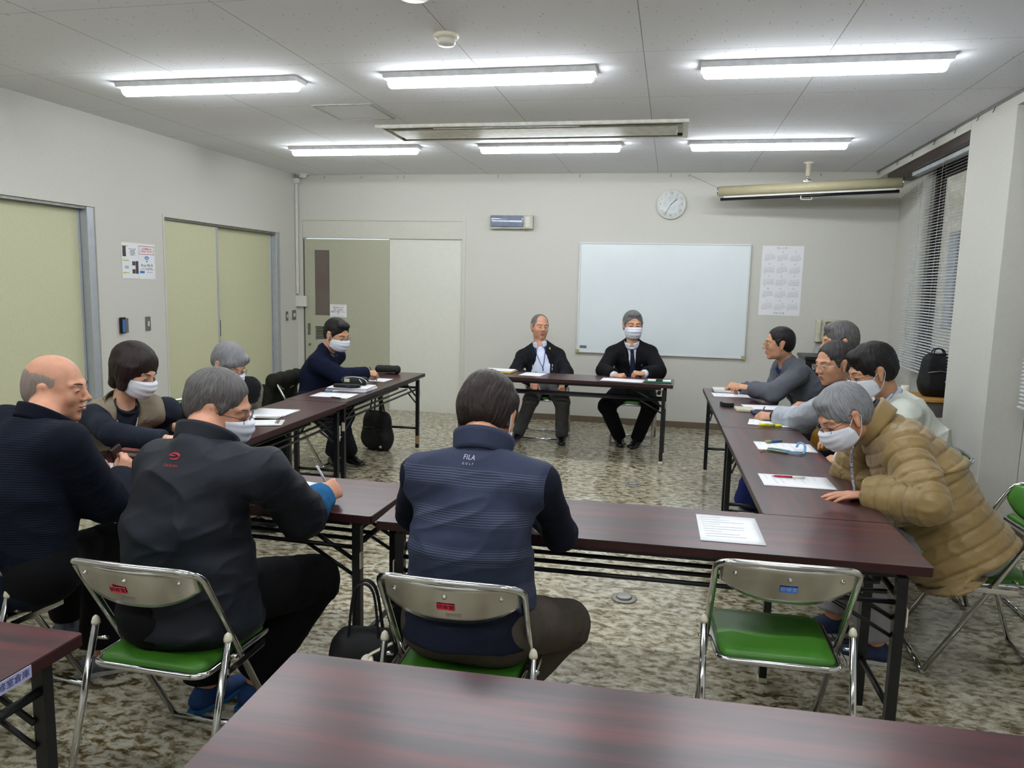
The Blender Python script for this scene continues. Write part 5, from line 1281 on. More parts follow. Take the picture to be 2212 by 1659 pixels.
for i in range(46):
    t = i/45; a = R(-150+300*t); q = p.J['C7']-p.up*(.02+.17*(1-abs(2*t-1))**1.15)+p.fw*(.03+.112*math.sqrt(max(0,1-abs(2*t-1)**2)))+p.rt*(.060*(2*t-1)*(1.0+.0))
    cdp.append(Vector(q)); mm = bmesh.ops.create_icosphere(nk.bm, subdivisions=1, radius=.0042); bmesh.ops.translate(nk.bm, verts=mm['verts'], vec=Vector(q))
nk.tube(cdp, .0012, 5); nk.build('pearl_necklace', mat('pearl',(226,222,210),.25), p.o, smooth=True)
bd = p.J['C7']-p.up*.155+p.fw*.158+p.rt*(-.085)
MB().box((0,0,0),(.055,.003,.018)).build('name_badge', M['paper'], p.o).matrix_local = frame(bd, p.rt, np.cross(p.up, p.rt))

# grey-haired woman behind
p = PP('p3','person','person with silver hair and dark glasses bent over papers, olive beige knit', (.84,-.24,-.52), h=.0046, skin='skin_light', hipz=.53, sc=.98, fat=.95)
p.body(hands=[('R',None,(0,0,-1),'relax'),('L',None,(0,0,-1),'relax')], neckr=.046)
p.garment('sweater', fabric('olive_beige_knit', (122,116,98), rgb2=(92,88,74), nscale=60), ('torso','armL','armR'), g=.020, fold=.008, armr=(.060,.054,.052,.044), seed=7)
p.garment('waistcoat', fabric('black_quilt', (26,26,30)), ('torso',), g=.032, fold=.008, extra=cut_front(.02,.5,.08,.10))
p.garment('trousers', BLK, ('hips','legL','legR'), g=.010, fold=.004); p.shoes(BLKS)
p.hair('bun', M['hair_silver'], .003); face_parts(p.F, p.o, 'brow_grey'); mask_obj(p.F, p.o); glasses(p.F, p.o, M['black_metal'])

# man in the navy sweater
p = PP('p4','person','person in a plain navy sweater with short black hair, mask and glasses, writing', (.90,-.28,-.36), h=.005, skin='skin_tan', hipz=.53, sc=1.06); p.trap = .055
p.body(hands=[('R',(.75,.55,-.05),(-.2,.5,-.8),'pen'),('L',(.9,.2,0),(0,0,-1),'relax')])
p.garment('sweater', fabric('navy_merino', (14,21,46), rgb2=(11,16,38)), ('torso','armL','armR'), g=.020, fold=.006, low=.03, armr=(.062,.056,.054,.040), belly=.01, seed=8)
collar(p.o, 'shirt_collar', fabric('grey_shirt_cotton', (150,152,164)), p.J['C7']-p.up*.022+p.fw*.024, p.up*.9+p.fw*.4, p.fw, (.066,.068), .036, flare=.06, gap=40, thick=.003, fold=True)
p.garment('trousers', fabric('dark_denim', (24,28,40)), ('hips','legL','legR'), g=.012, fold=.005, legr=(.088,.074,.070,.060)); p.shoes(BLKS)
p.hair('short', M['hair_black'], .0022); face_parts(p.F, p.o); mask_obj(p.F, p.o); glasses(p.F, p.o, M['steel'])

# seated man with the lanyard
p = PP('p7','person','person in an open dark suit jacket with pale blue shirt and blue lanyard, no mask', (.52,-.9,.0), h=.005, skin='skin_ruddy', hipz=.53, sc=1.08, tilt=-3); p.trap = .055
p.body(hands=[('R',(.2,-.9,-.3),(0,-.3,-1),'relax'),('L',(-.1,-.7,-.7),(0,-.6,-.8),'relax')], wide=1.1)
p.garment('shirt', fabric('pale_blue_shirt', (206,214,234), rgb2=(196,205,228), sheen=0), ('torso',), g=.006, fold=.004, low=.02, belly=.012)
sj = fabric('charcoal_suit', (22,22,28), .8, rgb2=(17,17,22)); jk = p.garment('jacket', sj, ('torso','armL','armR'), g=.020, fold=.007, low=.05, armr=(.062,.056,.054,.044), extra=cut_front(.03,.50,.050,.070,.085,.13,.15), seed=9)
for s_ in (-1,1): lapel(p.o, jk, p, sj, s_, (.056,.03), (.062,.34), .055)
collar(p.o, 'shirt_collar', bpy.data.materials['pale_blue_shirt'], p.J['C7']-p.up*.012+p.fw*.030, p.up*.9+p.fw*.35, p.fw, (.066,.070), .048, flare=.06, gap=44, thick=.003, fold=True)
lm = mat('blue_lanyard', (30,52,120), .6); mb = MB()
for s_ in (-1,1): mb.tube([Vector(p.J['C7']-p.up*a+p.fw*b+p.rt*s_*c) for a, b, c in ((.02,.05,.062),(.06,.105,.056),(.15,.140,.036),(.24,.150,.014),(.27,.150,.0))], .0038, 6, flat=(1,.5))
mb.tube([Vector(p.J['C7']-p.up*.27+p.fw*.150), Vector(p.J['C7']-p.up*.31+p.fw*.150)], .005, 8); mb.build('lanyard', lm, p.o)
MB().box((0,0,0),(.012,.004,.022),bev=.003).build('lapel_pin', mat('yellow_pin',(214,220,60),.4), p.o).matrix_local = frame(p.J['C7']-p.up*.085+p.fw*.137-p.rt*.095, p.rt, np.cross(p.up,p.rt))
p.garment('trousers', fabric('grey_flannel', (84,84,86)), ('hips','legL','legR'), g=.010, fold=.005, legr=(.084,.064,.058,.050), hem=-.02); p.shoes(BLKS, (.15,-1,0), (-.25,-1,0))
p.hair('thin', M['hair_grey'], .0012); face_parts(p.F, p.o, 'brow_grey')

# man with tie and mask
p = PP('p8','person','person in a black suit with navy tie and white mask, hands clasped on the table', (.25,-.96,-.06), h=.005, skin='skin_tan', hipz=.53, sc=1.15); p.trap = .055
p.body(hands=[('R',(.80,-.25,.10),(.25,.3,-.8),'fist'),('L',(-.80,-.25,.10),(-.25,.3,-.8),'fist')])
p.garment('shirt', fabric('white_shirt', (216,220,230), rgb2=(208,213,225), sheen=0), ('torso','armL','armR'), g=.006, fold=.004, armr=(.045,.040,.038,.036))
bj = fabric('black_suit', (16,16,20), .8, rgb2=(12,12,16)); jk = p.garment('jacket', bj, ('torso','armL','armR'), g=.022, fold=.007, low=.05, armr=(.064,.058,.056,.046), to=.86, extra=cut_front(.03,.34,.048,.020,.085,.13,.155), seed=10)
for s_ in (-1,1): lapel(p.o, jk, p, bj, s_, (.054,.03), (.018,.30), .055)
collar(p.o, 'shirt_collar', bpy.data.materials['white_shirt'], p.J['C7']+p.up*.002+p.fw*.030, p.up*.9+p.fw*.35, p.fw, (.066,.070), .046, flare=.06, gap=26, thick=.003, fold=True)
tm = fabric('navy_tie_silk', (24,32,58), .45, rgb2=(18,24,46)); mb = MB()
P0 = p.J['C7']-p.up*.034+p.fw*.106; mb.grid(lambda u,v: Vector(P0-p.up*(.02+.30*v)+p.fw*(.034+.012*math.sin(v*3)+.006*math.cos((u-.5)*PI))+p.rt*(u-.5)*(.030+.045*v)), 7, 14)
mb.box(Vector(P0-p.up*.012+p.fw*.034), (.034,.022,.032), bev=.006); mb.build('tie', tm, p.o, solid=.003)
MB().box((0,0,0),(.016,.004,.016),bev=.003).build('lapel_pin', mat('teal_pin',(20,80,104),.4), p.o).matrix_local = frame(p.J['C7']-p.up*.19+p.fw*.150-p.rt*.085, p.rt, np.cross(p.up,p.rt))
wl = p.J['wrL']; dl = unit(p.J['wrL']-p.J['elL']); mb = MB(); mb.tube([Vector(wl-dl*.012), Vector(wl-dl*.0)], .031, 16); mb.build('wristwatch', M['chrome'], p.o)
p.garment('trousers', BLK, ('hips','legL','legR'), g=.010, fold=.006, legr=(.088,.072,.066,.052), hem=-.02); p.shoes(BLKS, (-.35,-1,0), (.1,-1,0))
p.hair('short', M['hair_grey'], .0016); face_parts(p.F, p.o, 'brow_grey'); mask_obj(p.F, p.o)

# man in the grey blazer
p = PP('p9','person','person in a grey blazer with blue cuff and receding black hair, holding a red pen', (-.99,-.10,-.06), h=.005, skin='skin_tan', hipz=.53, sc=1.04); p.trap = .055
p.body(hands=[('L',(-.75,.35,.10),(.2,.3,-.9),'relax'),('R',(-.95,.20,.10),(0,.5,-.8),'pen')])
p.garment('shirt', fabric('royal_blue_shirt', (44,62,128)), ('torso','armL','armR'), g=.006, fold=.004, armr=(.045,.040,.040,.036))
jk = p.garment('jacket', fabric('mid_grey_tweed', (98,101,110), rgb2=(88,91,99)), ('torso','armL','armR'), g=.024, fold=.008, low=.05, armr=(.064,.058,.055,.044), to=.9, extra=cut_front(.04,.40,.045,.02), seed=11)
for s_ in (-1,1): lapel(p.o, jk, p, bpy.data.materials['mid_grey_tweed'], s_, (.054,.03), (.020,.30), .052)
collar(p.o, 'shirt_collar', bpy.data.materials['royal_blue_shirt'], p.J['C7']-p.up*.024+p.fw*.026, p.up*.9+p.fw*.4, p.fw, (.068,.070), .040, flare=.06, gap=40, thick=.003, fold=True)
p.garment('trousers', BLK, ('hips','legL','legR'), g=.012, fold=.004); p.shoes(BLKS)
p.hair('receding', M['hair_black'], .003); face_parts(p.F, p.o); glasses(p.F, p.o, M['steel'])

# grey-haired man half hidden
p = PP('p10','person','person mostly hidden, only dark grey hair showing in front of the telephone', (-.99,-.12,-.14), h=.0055, skin='skin_tan', hipz=.53, sc=1.06)
p.body(hands=[('L',None,(0,0,-1),'relax'),('R',None,(0,0,-1),'relax')])
p.garment('jacket', fabric('black_jacket_cloth', (24,25,29)), ('torso','armL','armR'), g=.022, fold=.007, low=.05, seed=12)
p.garment('trousers', BLK, ('hips','legL','legR'), g=.012, fold=.004); p.shoes(BLKS)
p.hair('thick', M['hair_salt'], .0045); face_parts(p.F, p.o, 'brow_grey')

# man in the silver jacket
p = PP('p11','person','person in a silver windbreaker with black cuffs and glasses, pen in hand, no mask', (-.84,-.46,-.20), h=.0048, skin='skin_tan', hipz=.53, sc=1.04)
p.body(hands=[('L',(-.95,.10,.0),(.15,.45,-.8),'pen'),('R',None,(0,0,-1),'relax')])
p.garment('windbreaker', mat('silver_nylon', (176,182,190), .38, rgb2=(150,156,165), nscale=7, metal=.25, bump=.2, bscale=200), ('torso','armL','armR'), g=.028, fold=.013, low=.05, armr=(.066,.060,.058,.044), to=.78, fscale=1.3, seed=13)
for S in 'LR':
    a = p.J['el'+S]+(p.J['wr'+S]-p.J['el'+S])*.76; b = p.J['wr'+S]; MB().tube([Vector(a), Vector(a+(b-a)*.5), Vector(b)], [.050,.044,.038], 20).build('cuff', M['black_cloth'], p.o)
p.garment('trousers', BLK, ('hips','legL','legR'), g=.012, fold=.004); p.shoes(BLKS)
p.hair('receding', M['hair_dark'], .004); face_parts(p.F, p.o); glasses(p.F, p.o, M['chrome'])

# man in the white sweater
p = PP('p12','person','person in an off-white sweater and light blue collar with thick black hair and mask', (-.93,-.16,-.42), h=.0046, skin='skin_tan', hipz=.53, sc=1.07)
p.body(hands=[('L',(-.75,.5,-.1),(.2,.3,-.9),'relax'),('R',None,(0,0,-1),'relax')])
p.garment('sweater', fabric('off_white_knit', (206,210,200), rgb2=(196,201,190), sheen=.3), ('torso','armL','armR'), g=.026, fold=.010, low=.05, armr=(.066,.064,.062,.048), fscale=.9, to=.95, seed=14)
collar(p.o, 'shirt_collar', fabric('light_blue_shirt', (196,210,232), sheen=0), p.J['C7']-p.up*.026+p.fw*.022, p.up*.9+p.fw*.4, p.fw, (.074,.076), .046, flare=.08, gap=40, thick=.004, fold=True)
p.garment('trousers', fabric('charcoal_slacks', (52,54,58)), ('hips','legL','legR'), g=.012, fold=.005, legr=(.090,.076,.07,.06)); p.shoes(BLKS)
p.hair('thick', M['hair_black'], .0045); face_parts(p.F, p.o); mask_obj(p.F, p.o); glasses(p.F, p.o, M['black_metal'])

# man leaning over in the brown quilted jacket
p = PP('p13','person','person leaning forward over the table in a brown quilted down jacket, grey hair, hand flat', (-.86,-.30,-.60), h=.0042, skin='skin_ruddy', hipz=.545, sc=1.04, tilt=6)
p.body(hands=[('L',(-1,.02,-.06),(0,0,-1),'spread'),('R',(-1,.1,0),(0,0,-1),'relax')])
def baffle(P, N, pid, al):
    w = .058; s_ = np.abs(np.sin(PI*al/w)); q = ridged(np.stack([P[:,0]*26, P[:,1]*26, P[:,2]*26], 1))
    return .010*(np.minimum(1, s_*1.5)**.6-1)+.005*(q-.5)
qm = mat('tan_brown_nylon', (146,122,76), .5, rgb2=(134,111,67), nscale=5, bump=.4, bscale=110, sheen=.2)
p.garment('quilted_jacket', qm, ('torso','armL','armR'), g=.036, fold=.005, low=.0, armr=(.058,.050,.052,.046), disp=baffle, h=.0045, relax=1, endgap=.0, to=.97,
   extra=lambda f,s: (f.add(s.J['pelvis']-s.up*.085, s.J['pelvis']+s.up*.16, (.238,.184), (.200,.156), X=s.rt, k=.03, cap=.012, pid=1, s0=-.09), f.add(s.J['pelvis']-s.up*.085+s.fw*.13, s.J['pelvis']+s.up*.30+s.fw*.01, (.20,.13), (.14,.09), X=s.rt, k=.08, cap=.012, pid=1, s0=-.09)), seed=15)
collar(p.o, 'collar', qm, p.J['C7']-p.up*.012+p.fw*.020, p.up*.92+p.fw*.35, p.fw, (.108,.108), .075, flare=.05, gap=50, thick=.014)
collar(p.o, 'inner_collar', M['black_cloth'], p.J['C7']-p.up*.008+p.fw*.022, p.up*.92+p.fw*.35, p.fw, (.096,.096), .082, flare=.05, gap=45, thick=.006)
p.garment('trousers', fabric('pale_grey_chino', (150,148,152), rgb2=(140,138,142)), ('hips','legL','legR'), g=.014, fold=.007, legr=(.080,.070,.066,.058), seed=16)
p.hair('thick', M['hair_silver'], .0035); face_parts(p.F, p.o, 'brow_grey'); mask_obj(p.F, p.o); glasses(p.F, p.o, M['black_metal'])
p.shoes(mat('navy_sneaker', (30,44,78), .7, bump=.4, bscale=300), (-1,.25,0), (-1,-.1,0), sole=mat('white_sole',(196,196,196),.5), extra=M['paper'])
mb = MB(); mb.tube(bez([p.J['C7']+p.fw*.10+p.rt*.05, p.J['C7']+p.fw*.17-p.up*.05, p.J['C7']+p.fw*.23-p.up*.16, p.J['C7']+p.fw*.27-p.up*.26],6), .006, 6, flat=(1,.4)); mb.build('lanyard', mat('dotted_lanyard',(70,66,84),.6,rgb2=(190,190,200),nscale=120), p.o)
# ---------------------------------------------------------------- papers and small things on the tables
def sheet(name, label, cat, x, y, deg, w, h, z=.7012, n=1, group=None, lines=0, m='paper', portrait=False, curl=0):
    t = thing(name, label, cat, (x,y,z), R(deg), group)
    for k in range(n):
        mb = MB(); a = R((k*37 % 7-3)*.9)
        mb.grid(lambda u,v: Vector(((u-.5)*w*math.cos(a)-(v-.5)*h*math.sin(a), (u-.5)*w*math.sin(a)+(v-.5)*h*math.cos(a), k*.0011+.0004+curl*max(0,u-.7)**2*8)), 8, 6)
        mb.build('sheet', M[m], t, solid=.0004)
    if lines:
        mb = MB(); rng = random.Random(int(x*100))
        for k in range(lines):
            if portrait: L = w*rng.uniform(.25,.75); mb.box((-w*.42+L/2, h*.40-k*h*.8/lines, n*.0011+.0003), (L,.0022,.0003))
            else: L = h*rng.uniform(.25,.75); mb.box((-w*.40+k*w*.8/lines, h*.42-L/2, n*.0011+.0003), (.0022,L,.0003))
        mb.build('printed_lines', mat('faint_print',(196,198,204),.8), t)
    return t
sheet('paper_sheet', 'lone white printed sheet on the table behind the empty blue-taped chair', 'paper', 4.636,-5.755,4.0,.21,.297,lines=9,portrait=True)
sheet('paper_sheet', 'white sheet with a red pen on it beside the flat hand', 'paper', 4.974,-4.990,4.2,.297,.21,lines=8)
sheet('paper_sheet', 'white sheet partly under a blue neck strap', 'paper', 5.03,-4.234,3.9,.297,.21,lines=6)
sheet('paper_sheet', 'white sheet beside the yellow highlighter, right table', 'paper', 5.062,-3.512,-5.9,.297,.21,lines=6,curl=.01)
sheet('paper_sheet', 'white sheet beyond the memo pad on the right table', 'paper', 5.088,-2.852,9.5,.297,.21,curl=.01)
sheet('paper_sheet', 'white sheet next to the thick notebook, far right table', 'paper', 4.903,-2.301,6.6,.297,.21,lines=5)
sheet('paper_sheet', 'white sheet with a blue pen on the left tables', 'paper', 2.048,-3.377,5.5,.297,.21,lines=6)
sheet('paper_sheet', 'small white sheet under the hand of the navy-sweater man', 'paper', 2.04,-2.465,0,.15,.21)
sheet('paper_sheet', 'white sheet the windbreaker man is writing on', 'paper', 2.90,-5.74,-10,.21,.297)
sheet('paper_stack', 'spread of white papers before the grey-haired woman', 'paper', 1.985,-4.176,4.4,.297,.24,n=3)
sheet('paper_sheet', 'single white sheet between the bald man and the woman', 'paper', 2.075,-5.66,-12,.21,.15)
sheet('paper_sheet', 'white sheet in front of the man with the lanyard', 'paper', 3.178,-1.553,-4,.21,.26)
sheet('paper_stack', 'white papers under the clasped hands on the head table', 'paper', 4.01,-1.685,-3,.37,.22,n=3)
t = thing('envelope_stack', 'yellow envelope with papers at the left end of the head table', 'envelope', (2.835,-1.47,.7012), R(-4))
MB().box((0,0,.006),(.30,.24,.011),bev=.002).build('envelope', mat('manila_paper',(214,190,112),.7), t)
for k in range(3): MB().box((-.01+.008*k,.012-.006*k,.013+.002*k),(.27,.21,.0016), Matrix.Rotation(R(3*k-2),3,'Z')).build('sheet', M['paper'] if k != 1 else bpy.data.materials['manila_paper'], t)
t = thing('document_folder', 'green and white folder at the right end of the head table', 'folder', (4.325,-1.655,.7012), R(-2))
gf = mat('green_folder',(30,108,74),.5); MB().box((0,0,.004),(.23,.20,.007),bev=.001).build('cover', gf, t); MB().box((-.05,.02,.0095),(.09,.12,.003)).build('sheet', M['paper'], t); MB().box((.065,.02,.0095),(.08,.12,.003)).build('sheet', M['paper'], t); MB().box((.006,-.01,.013),(.06,.10,.006),bev=.002).build('phone', M['black_plastic'], t)
t = thing('notebook', 'thick white notebook at the far end of the right table', 'notebook', (4.905,-2.085,.7012), R(1))
MB().box((0,0,.002),(.27,.20,.003)).build('back_cover', M['ink'], t); MB().box((0,0,.011),(.265,.195,.014)).build('pages', M['paper'], t); MB().box((0,0,.0195),(.27,.20,.002)).build('front_cover', M['white_plastic'], t)
t = thing('memo_pad', 'small cream memo pad beside the black phone case', 'notebook', (4.930,-3.03,.7012), R(3)); MB().box((0,0,.007),(.12,.14,.013),bev=.001).build('pages', mat('cream_pad',(226,220,196),.7), t); MB().box((0,0,.0145),(.12,.14,.001)).build('cover', mat('cream_pad_cover',(206,200,176),.6), t)
t = thing('notebook', 'dark blue notebook lying under the silver-sleeved hand', 'notebook', (5.06,-3.15,.7012), R(5)); MB().box((0,0,.007),(.18,.12,.012),bev=.002).build('cover', mat('navy_cover',(30,40,76),.6), t)
t = thing('phone_case', 'black rounded phone pouch on the far right table', 'phone case', (4.826,-2.86,.7012), R(8))
MB().prism(rrect(.085,.13,.03), .001, .022, bev=.006).build('pouch', M['black_cloth'], t); MB().prism(rrect(.070,.110,.025), .0221, .026, bev=.001).build('flap', M['black_plastic'], t)
t = thing('highlighter', 'fluorescent yellow highlighter near the joint of the right tables', 'marker pen', (5.026,-3.648,.7125), R(4))
ym = mat('fluorescent_yellow',(226,232,20),.4); MB().tube([(-.065,0,0),(-.018,0,0)],.0095,14).build('cap', ym, t); MB().tube([(-.018,0,0),(.028,0,0)],.0098,14).build('barrel', mat('grey_barrel',(170,170,60),.4), t); MB().tube([(.028,0,0),(.068,0,0)],[.0095,.0085],14).build('end', ym, t)
def flat_pen(label, x, y, deg, rgb, L=.14, z=.7065):
    t = thing('ballpoint_pen', label, 'pen', (x,y,z), R(deg))
    MB().tube([(-L/2+.012,0,0),(L*.12,0,0)],.0048,10).build('grip', mat('pen_'+label.split()[0], rgb, .35), t); MB().tube([(L*.12,0,0),(L/2,0,0)],.0043,10).build('barrel', M['white_plastic'], t)
    MB().tube([(-L/2,0,0),(-L/2+.012,0,0)],[.0008,.004],8).build('tip', M['steel'], t); MB().tube([(L*.25,.0055,.001),(L*.5,.0055,.001)],.0012,6).build('clip', M['steel'], t)
flat_pen('crimson and white ballpoint pen on the sheet nearest the flat hand', 4.947,-4.945,2,(176,30,62), z=.7085)
flat_pen('blue pen lying on the sheet on the left tables', 1.965,-3.262,38,(40,130,200),.10, z=.7085)
flat_pen('black pen at the edge of the sheet on the left tables', 2.150,-3.525,-15,(30,32,40),.15)
# neck strap with name holder and keys
t = thing('neck_strap', 'light blue neck strap with a name holder and brass keys on a white sheet', 'neck strap', (4.99,-4.38,.7035))
sb = mat('light_blue_webbing',(86,146,184),.6)
MB().tube(bez([(-.05,.02,.004),(.0,-.02,.006),(.07,-.05,.004),(.11,-.02,.006),(.125,.06,.03),(.105,.10,.035),(.085,.05,.02)],8), .0065, 8, flat=(1,.35)).build('strap', sb, t)
MB().tube(bez([(-.06,.03,.010),(.0,.0,.012),(.05,-.03,.010),(.10,-.05,.006)],8), .0065, 8, flat=(1,.35)).build('strap', sb, t)
MB().box((-.01,.012,.006),(.10,.065,.003), Matrix.Rotation(R(-28),3,'Z')).build('name_holder', mat('olive_card',(150,160,96),.4), t)
for k in range(3): MB().box((-.085-.006*k,.005-.012*k,.003+.002*k),(.032,.010,.002), Matrix.Rotation(R(40*k),3,'Z')).build('key', mat('brass',(206,184,110),.3,metal=.9), t)
t = thing('glasses_case', 'slim blue and olive pen pouch above the neck strap', 'pouch', (4.99,-4.135,.7035), R(38)); MB().box((0,0,.006),(.10,.022,.012),bev=.004).build('pouch', mat('teal_pouch',(34,90,130),.6), t); MB().box((-.045,0,.007),(.03,.024,.013),bev=.004).build('tip_part', bpy.data.materials['olive_card'], t)
# pencil cases and stack on the left table
t = thing('book_stack', 'stack of white notebooks under the zipped pencil case', 'books', (2.052,-3.085,.7012), R(2))
for k in range(4): MB().box((.004*(k % 2),.005*((k*3) % 4)-.006,.004+.0072*k),(.325-.006*k,.225,.0066), Matrix.Rotation(R(k*2-3),3,'Z'),bev=.001).build('book', M['paper'] if k % 2 else mat('pale_cover',(208,210,218),.5), t)
t = thing('pencil_case', 'black pencil case with white zip and label on the notebook stack', 'pencil case', (2.055,-3.03,.7305), R(6))
f = Form(); f.add((-.075,0,.034),(.075,0,.034),(.040,.033),(.038,.032),X=V3(0,1,0),k=.01,cap=.03); sculpt(f,'case',M['black_cloth'],t,.004,lambda P,N,i,a:.003*(ridged(P*30)-.5))
MB().tube(bez([(-.095,-.030,.040),(-.06,-.030,.060),(.0,-.026,.066),(.06,-.030,.060),(.10,-.030,.036),(.104,-.03,.02)],6), .0028, 6).build('zip', M['white_plastic'], t); MB().box((-.05,-.041,.040),(.042,.002,.026)).build('label', mat('beige_label',(190,188,160),.7), t); MB().tube([(.045,-.041,.05),(.062,-.043,.034),(.066,-.041,.022)], .0035,6).build('swoosh', M['white_plastic'], t)
t = thing('pouch', 'flat black pouch in front of the zipped pencil case', 'pouch', (2.05,-3.165,.7305), R(4)); MB().prism(rrect(.20,.075,.02), .001, .022, bev=.006).build('pouch', M['black_cloth'], t); MB().tube([(.01,-.04,.014),(.03,-.055,.012),(.045,-.045,.010)], .006,8).build('charm', mat('navy_charm',(26,34,58),.6), t)
t = thing('pencil_case', 'black roll pencil case at the far end of the left table', 'pencil case', (1.935,-2.02,.7012), R(2))
f = Form(); f.add((-.085,0,.037),(.080,0,.037),(.042,.036),(.044,.038),X=V3(0,1,0),k=.01,cap=.035); sculpt(f,'case',M['black_cloth'],t,.004,lambda P,N,i,a:.004*(ridged(P*24)-.5)); MB().tube([(-.09,-.04,.012),(.08,-.044,.012)], .0025,6).build('zip', M['steel'], t)
t = thing('clipboard', 'white clipboard with a clip beside the papers on the left table', 'clipboard', (2.135,-4.52,.7012), R(22)); MB().box((0,0,.003),(.235,.16,.005),bev=.002).build('board', M['white_plastic'], t); MB().box((-.01,0,.0065),(.20,.14,.002)).build('sheet', M['paper'], t); MB().box((.085,0,.010),(.02,.09,.008),bev=.003).build('clip', M['steel'], t)
t = thing('booklet', 'open white booklet with rolled edge beside the clipboard', 'booklet', (2.02,-4.36,.7046), R(12)); MB().box((0,0,.003),(.26,.11,.004)).build('pages', M['paper'], t); MB().tube([(.0,-.055,.008),(.14,-.045,.010)], .008,8).build('rolled_edge', M['white_plastic'], t)
t = thing('wallet', 'pink case on the table between the bald man and the woman', 'case', (2.045,-5.375,.7012), R(3)); MB().box((0,0,.014),(.21,.13,.020),bev=.004).build('body', M['white_plastic'], t); pk = mat('salmon_leather',(222,134,132),.5); MB().box((0,0,.0265),(.215,.135,.006),bev=.002).build('cover', pk, t); MB().box((0,0,.002),(.215,.135,.003)).build('cover', pk, t)
t = thing('wallet', 'orange-pink wallet stacked on the pink case', 'case', (2.085,-5.350,.7315), R(2)); oc = mat('coral_leather',(232,122,96),.5); MB().box((0,0,.012),(.15,.10,.020),bev=.005).build('body', oc, t); MB().box((0,-.0505,.012),(.14,.003,.003)).build('zip', mat('gold_zip',(190,150,90),.3,metal=.8), t)
# ---------------------------------------------------------------- held pens
def held_pen(p, S, label, rgb, up=1.0, L=.14):
    Wr, D, tips, th = p.handp[S]; g = Vector((tips[0]+th)/2); d = Vector(unit(D*.55+V3(0,0,-1)*up)); tip = g+d*.034
    pen('ballpoint_pen', label, tip, g-d*(L-.034), rgb)
held_pen(PEOPLE['p5'],'R','white pen in the hand of the man in the black windbreaker',(210,214,222))
held_pen(PEOPLE['p4'],'R','black pen in the hand of the man in the navy sweater',(30,30,34))
held_pen(PEOPLE['p9'],'R','red pen held by the man in the grey blazer',(200,30,70), up=.25)
held_pen(PEOPLE['p11'],'L','grey pen held upright by the man in the silver jacket',(90,96,120), up=1.4)
Wr, D, tips, th = PEOPLE['p1'].handp['R']; g = (tips[0]+th)/2
t = thing('phone', 'small dark phone in the hand of the bald man', 'phone', Vector(g)); MB().box((0,0,.012),(.012,.055,.075), Matrix.Rotation(R(20),3,'X'),bev=.004).build('body', mat('dark_brown_phone',(52,34,34),.3), t); MB().box((-.0068,0,.012),(.001,.045,.06), Matrix.Rotation(R(20),3,'X')).build('screen', M['black_plastic'], t)
# ---------------------------------------------------------------- bags
def bag(label, x, y, deg, w, d, h, m='black_cloth', handle=.10, name='bag', tagc=True, z=0, tilt=0):
    t = thing(name, label, 'bag', (x,y,z), R(deg))
    f = Form(); f.add((-w*.25,0,h*.32),(w*.25,0,h*.32),(d*.52,h*.31),(d*.52,h*.31),X=V3(0,1,0),k=.05,cap=w*.26); f.add((-w*.22,tilt,h*.72),(w*.22,tilt,h*.72),(d*.40,h*.27),(d*.40,h*.27),X=V3(0,1,0),k=.06,cap=w*.24)
    f.add((0,0,-.2),(.0,0.0,-.2+.0),(1,.2),X=V3(1,0,0),k=.004,sub=True,cap=1) if False else None
    o = sculpt(f,'shell',M[m],t,.007,lambda P,N,i,a:.010*(ridged(P*9)-.5)+.004*(ridged(P*22)-.5))
    mn = min(v.co.z for v in o.data.vertices)
    for v in o.data.vertices: v.co.z = max(.002, v.co.z-mn-.012)
    if handle:
        for s in (-1,1): MB().tube(bez([(-w*.20,s*d*.2+tilt,h*.86),(-w*.12,s*d*.12+tilt,h+handle),(w*.10,s*d*.1+tilt,h+handle),(w*.20,s*d*.2+tilt,h*.86)],8), .009, 8, flat=(1,.5)).build('handle', M[m], t)
    MB().tube([(-w*.34,-d*.47,h*.55),(0,-d*.54,h*.60),(w*.34,-d*.47,h*.55)], .004, 6).build('zip', M['steel'] if not tagc else M['black_plastic'], t)
    if tagc: MB().box((w*.33,-d*.46,h*.13),(.026,.006,.022),bev=.003).build('tag', M['white_plastic'], t)
    return t
bag('black office backpack on the floor beside the navy-sweater man', 1.835,-2.03,-20,.32,.17,.37,name='backpack')
bag('black shoulder bag with looped straps on the floor between two men near the camera', 3.44,-6.12,8,.27,.17,.37,handle=.13,tagc=False,name='shoulder_bag')
M['navy_cloth'] = fabric('navy_canvas',(34,42,98)); bag('navy cloth bag on the floor under the right tables', 5.02,-2.98,80,.26,.20,.26,m='navy_cloth',handle=0,tagc=False,name='cloth_bag')
t = thing('umbrella', 'folded umbrella with cream strap leaning beside the shoulder bag', 'umbrella', (3.535,-6.20,0)); MB().tube([(.0,.0,.02),(-.02,-.01,.22),(-.03,-.015,.29)], [.014,.020,.014], 12).build('canopy', M['black_cloth'], t); MB().tube(bez([(-.03,-.015,.29),(-.045,-.02,.315),(-.015,-.01,.335),(.03,.0,.36)],5), .008, 8, flat=(1,.5)).build('strap', M['cream_cap'], t); MB().lathe([(0,0),(.020,0),(.020,.03),(.012,.03),(0,.02)], (-.045,-.018,.285), 16, Matrix.Rotation(R(30),3,'X')).build('handle', M['cream_cap'], t)
M['mustard'] = fabric('mustard_cloth',(150,108,36))
bag('mustard-brown bag on the seat beside the silver jacket', 5.42,-3.17,80,.22,.14,.20,m='mustard',handle=0,tagc=False,name='hand_bag',z=.44)
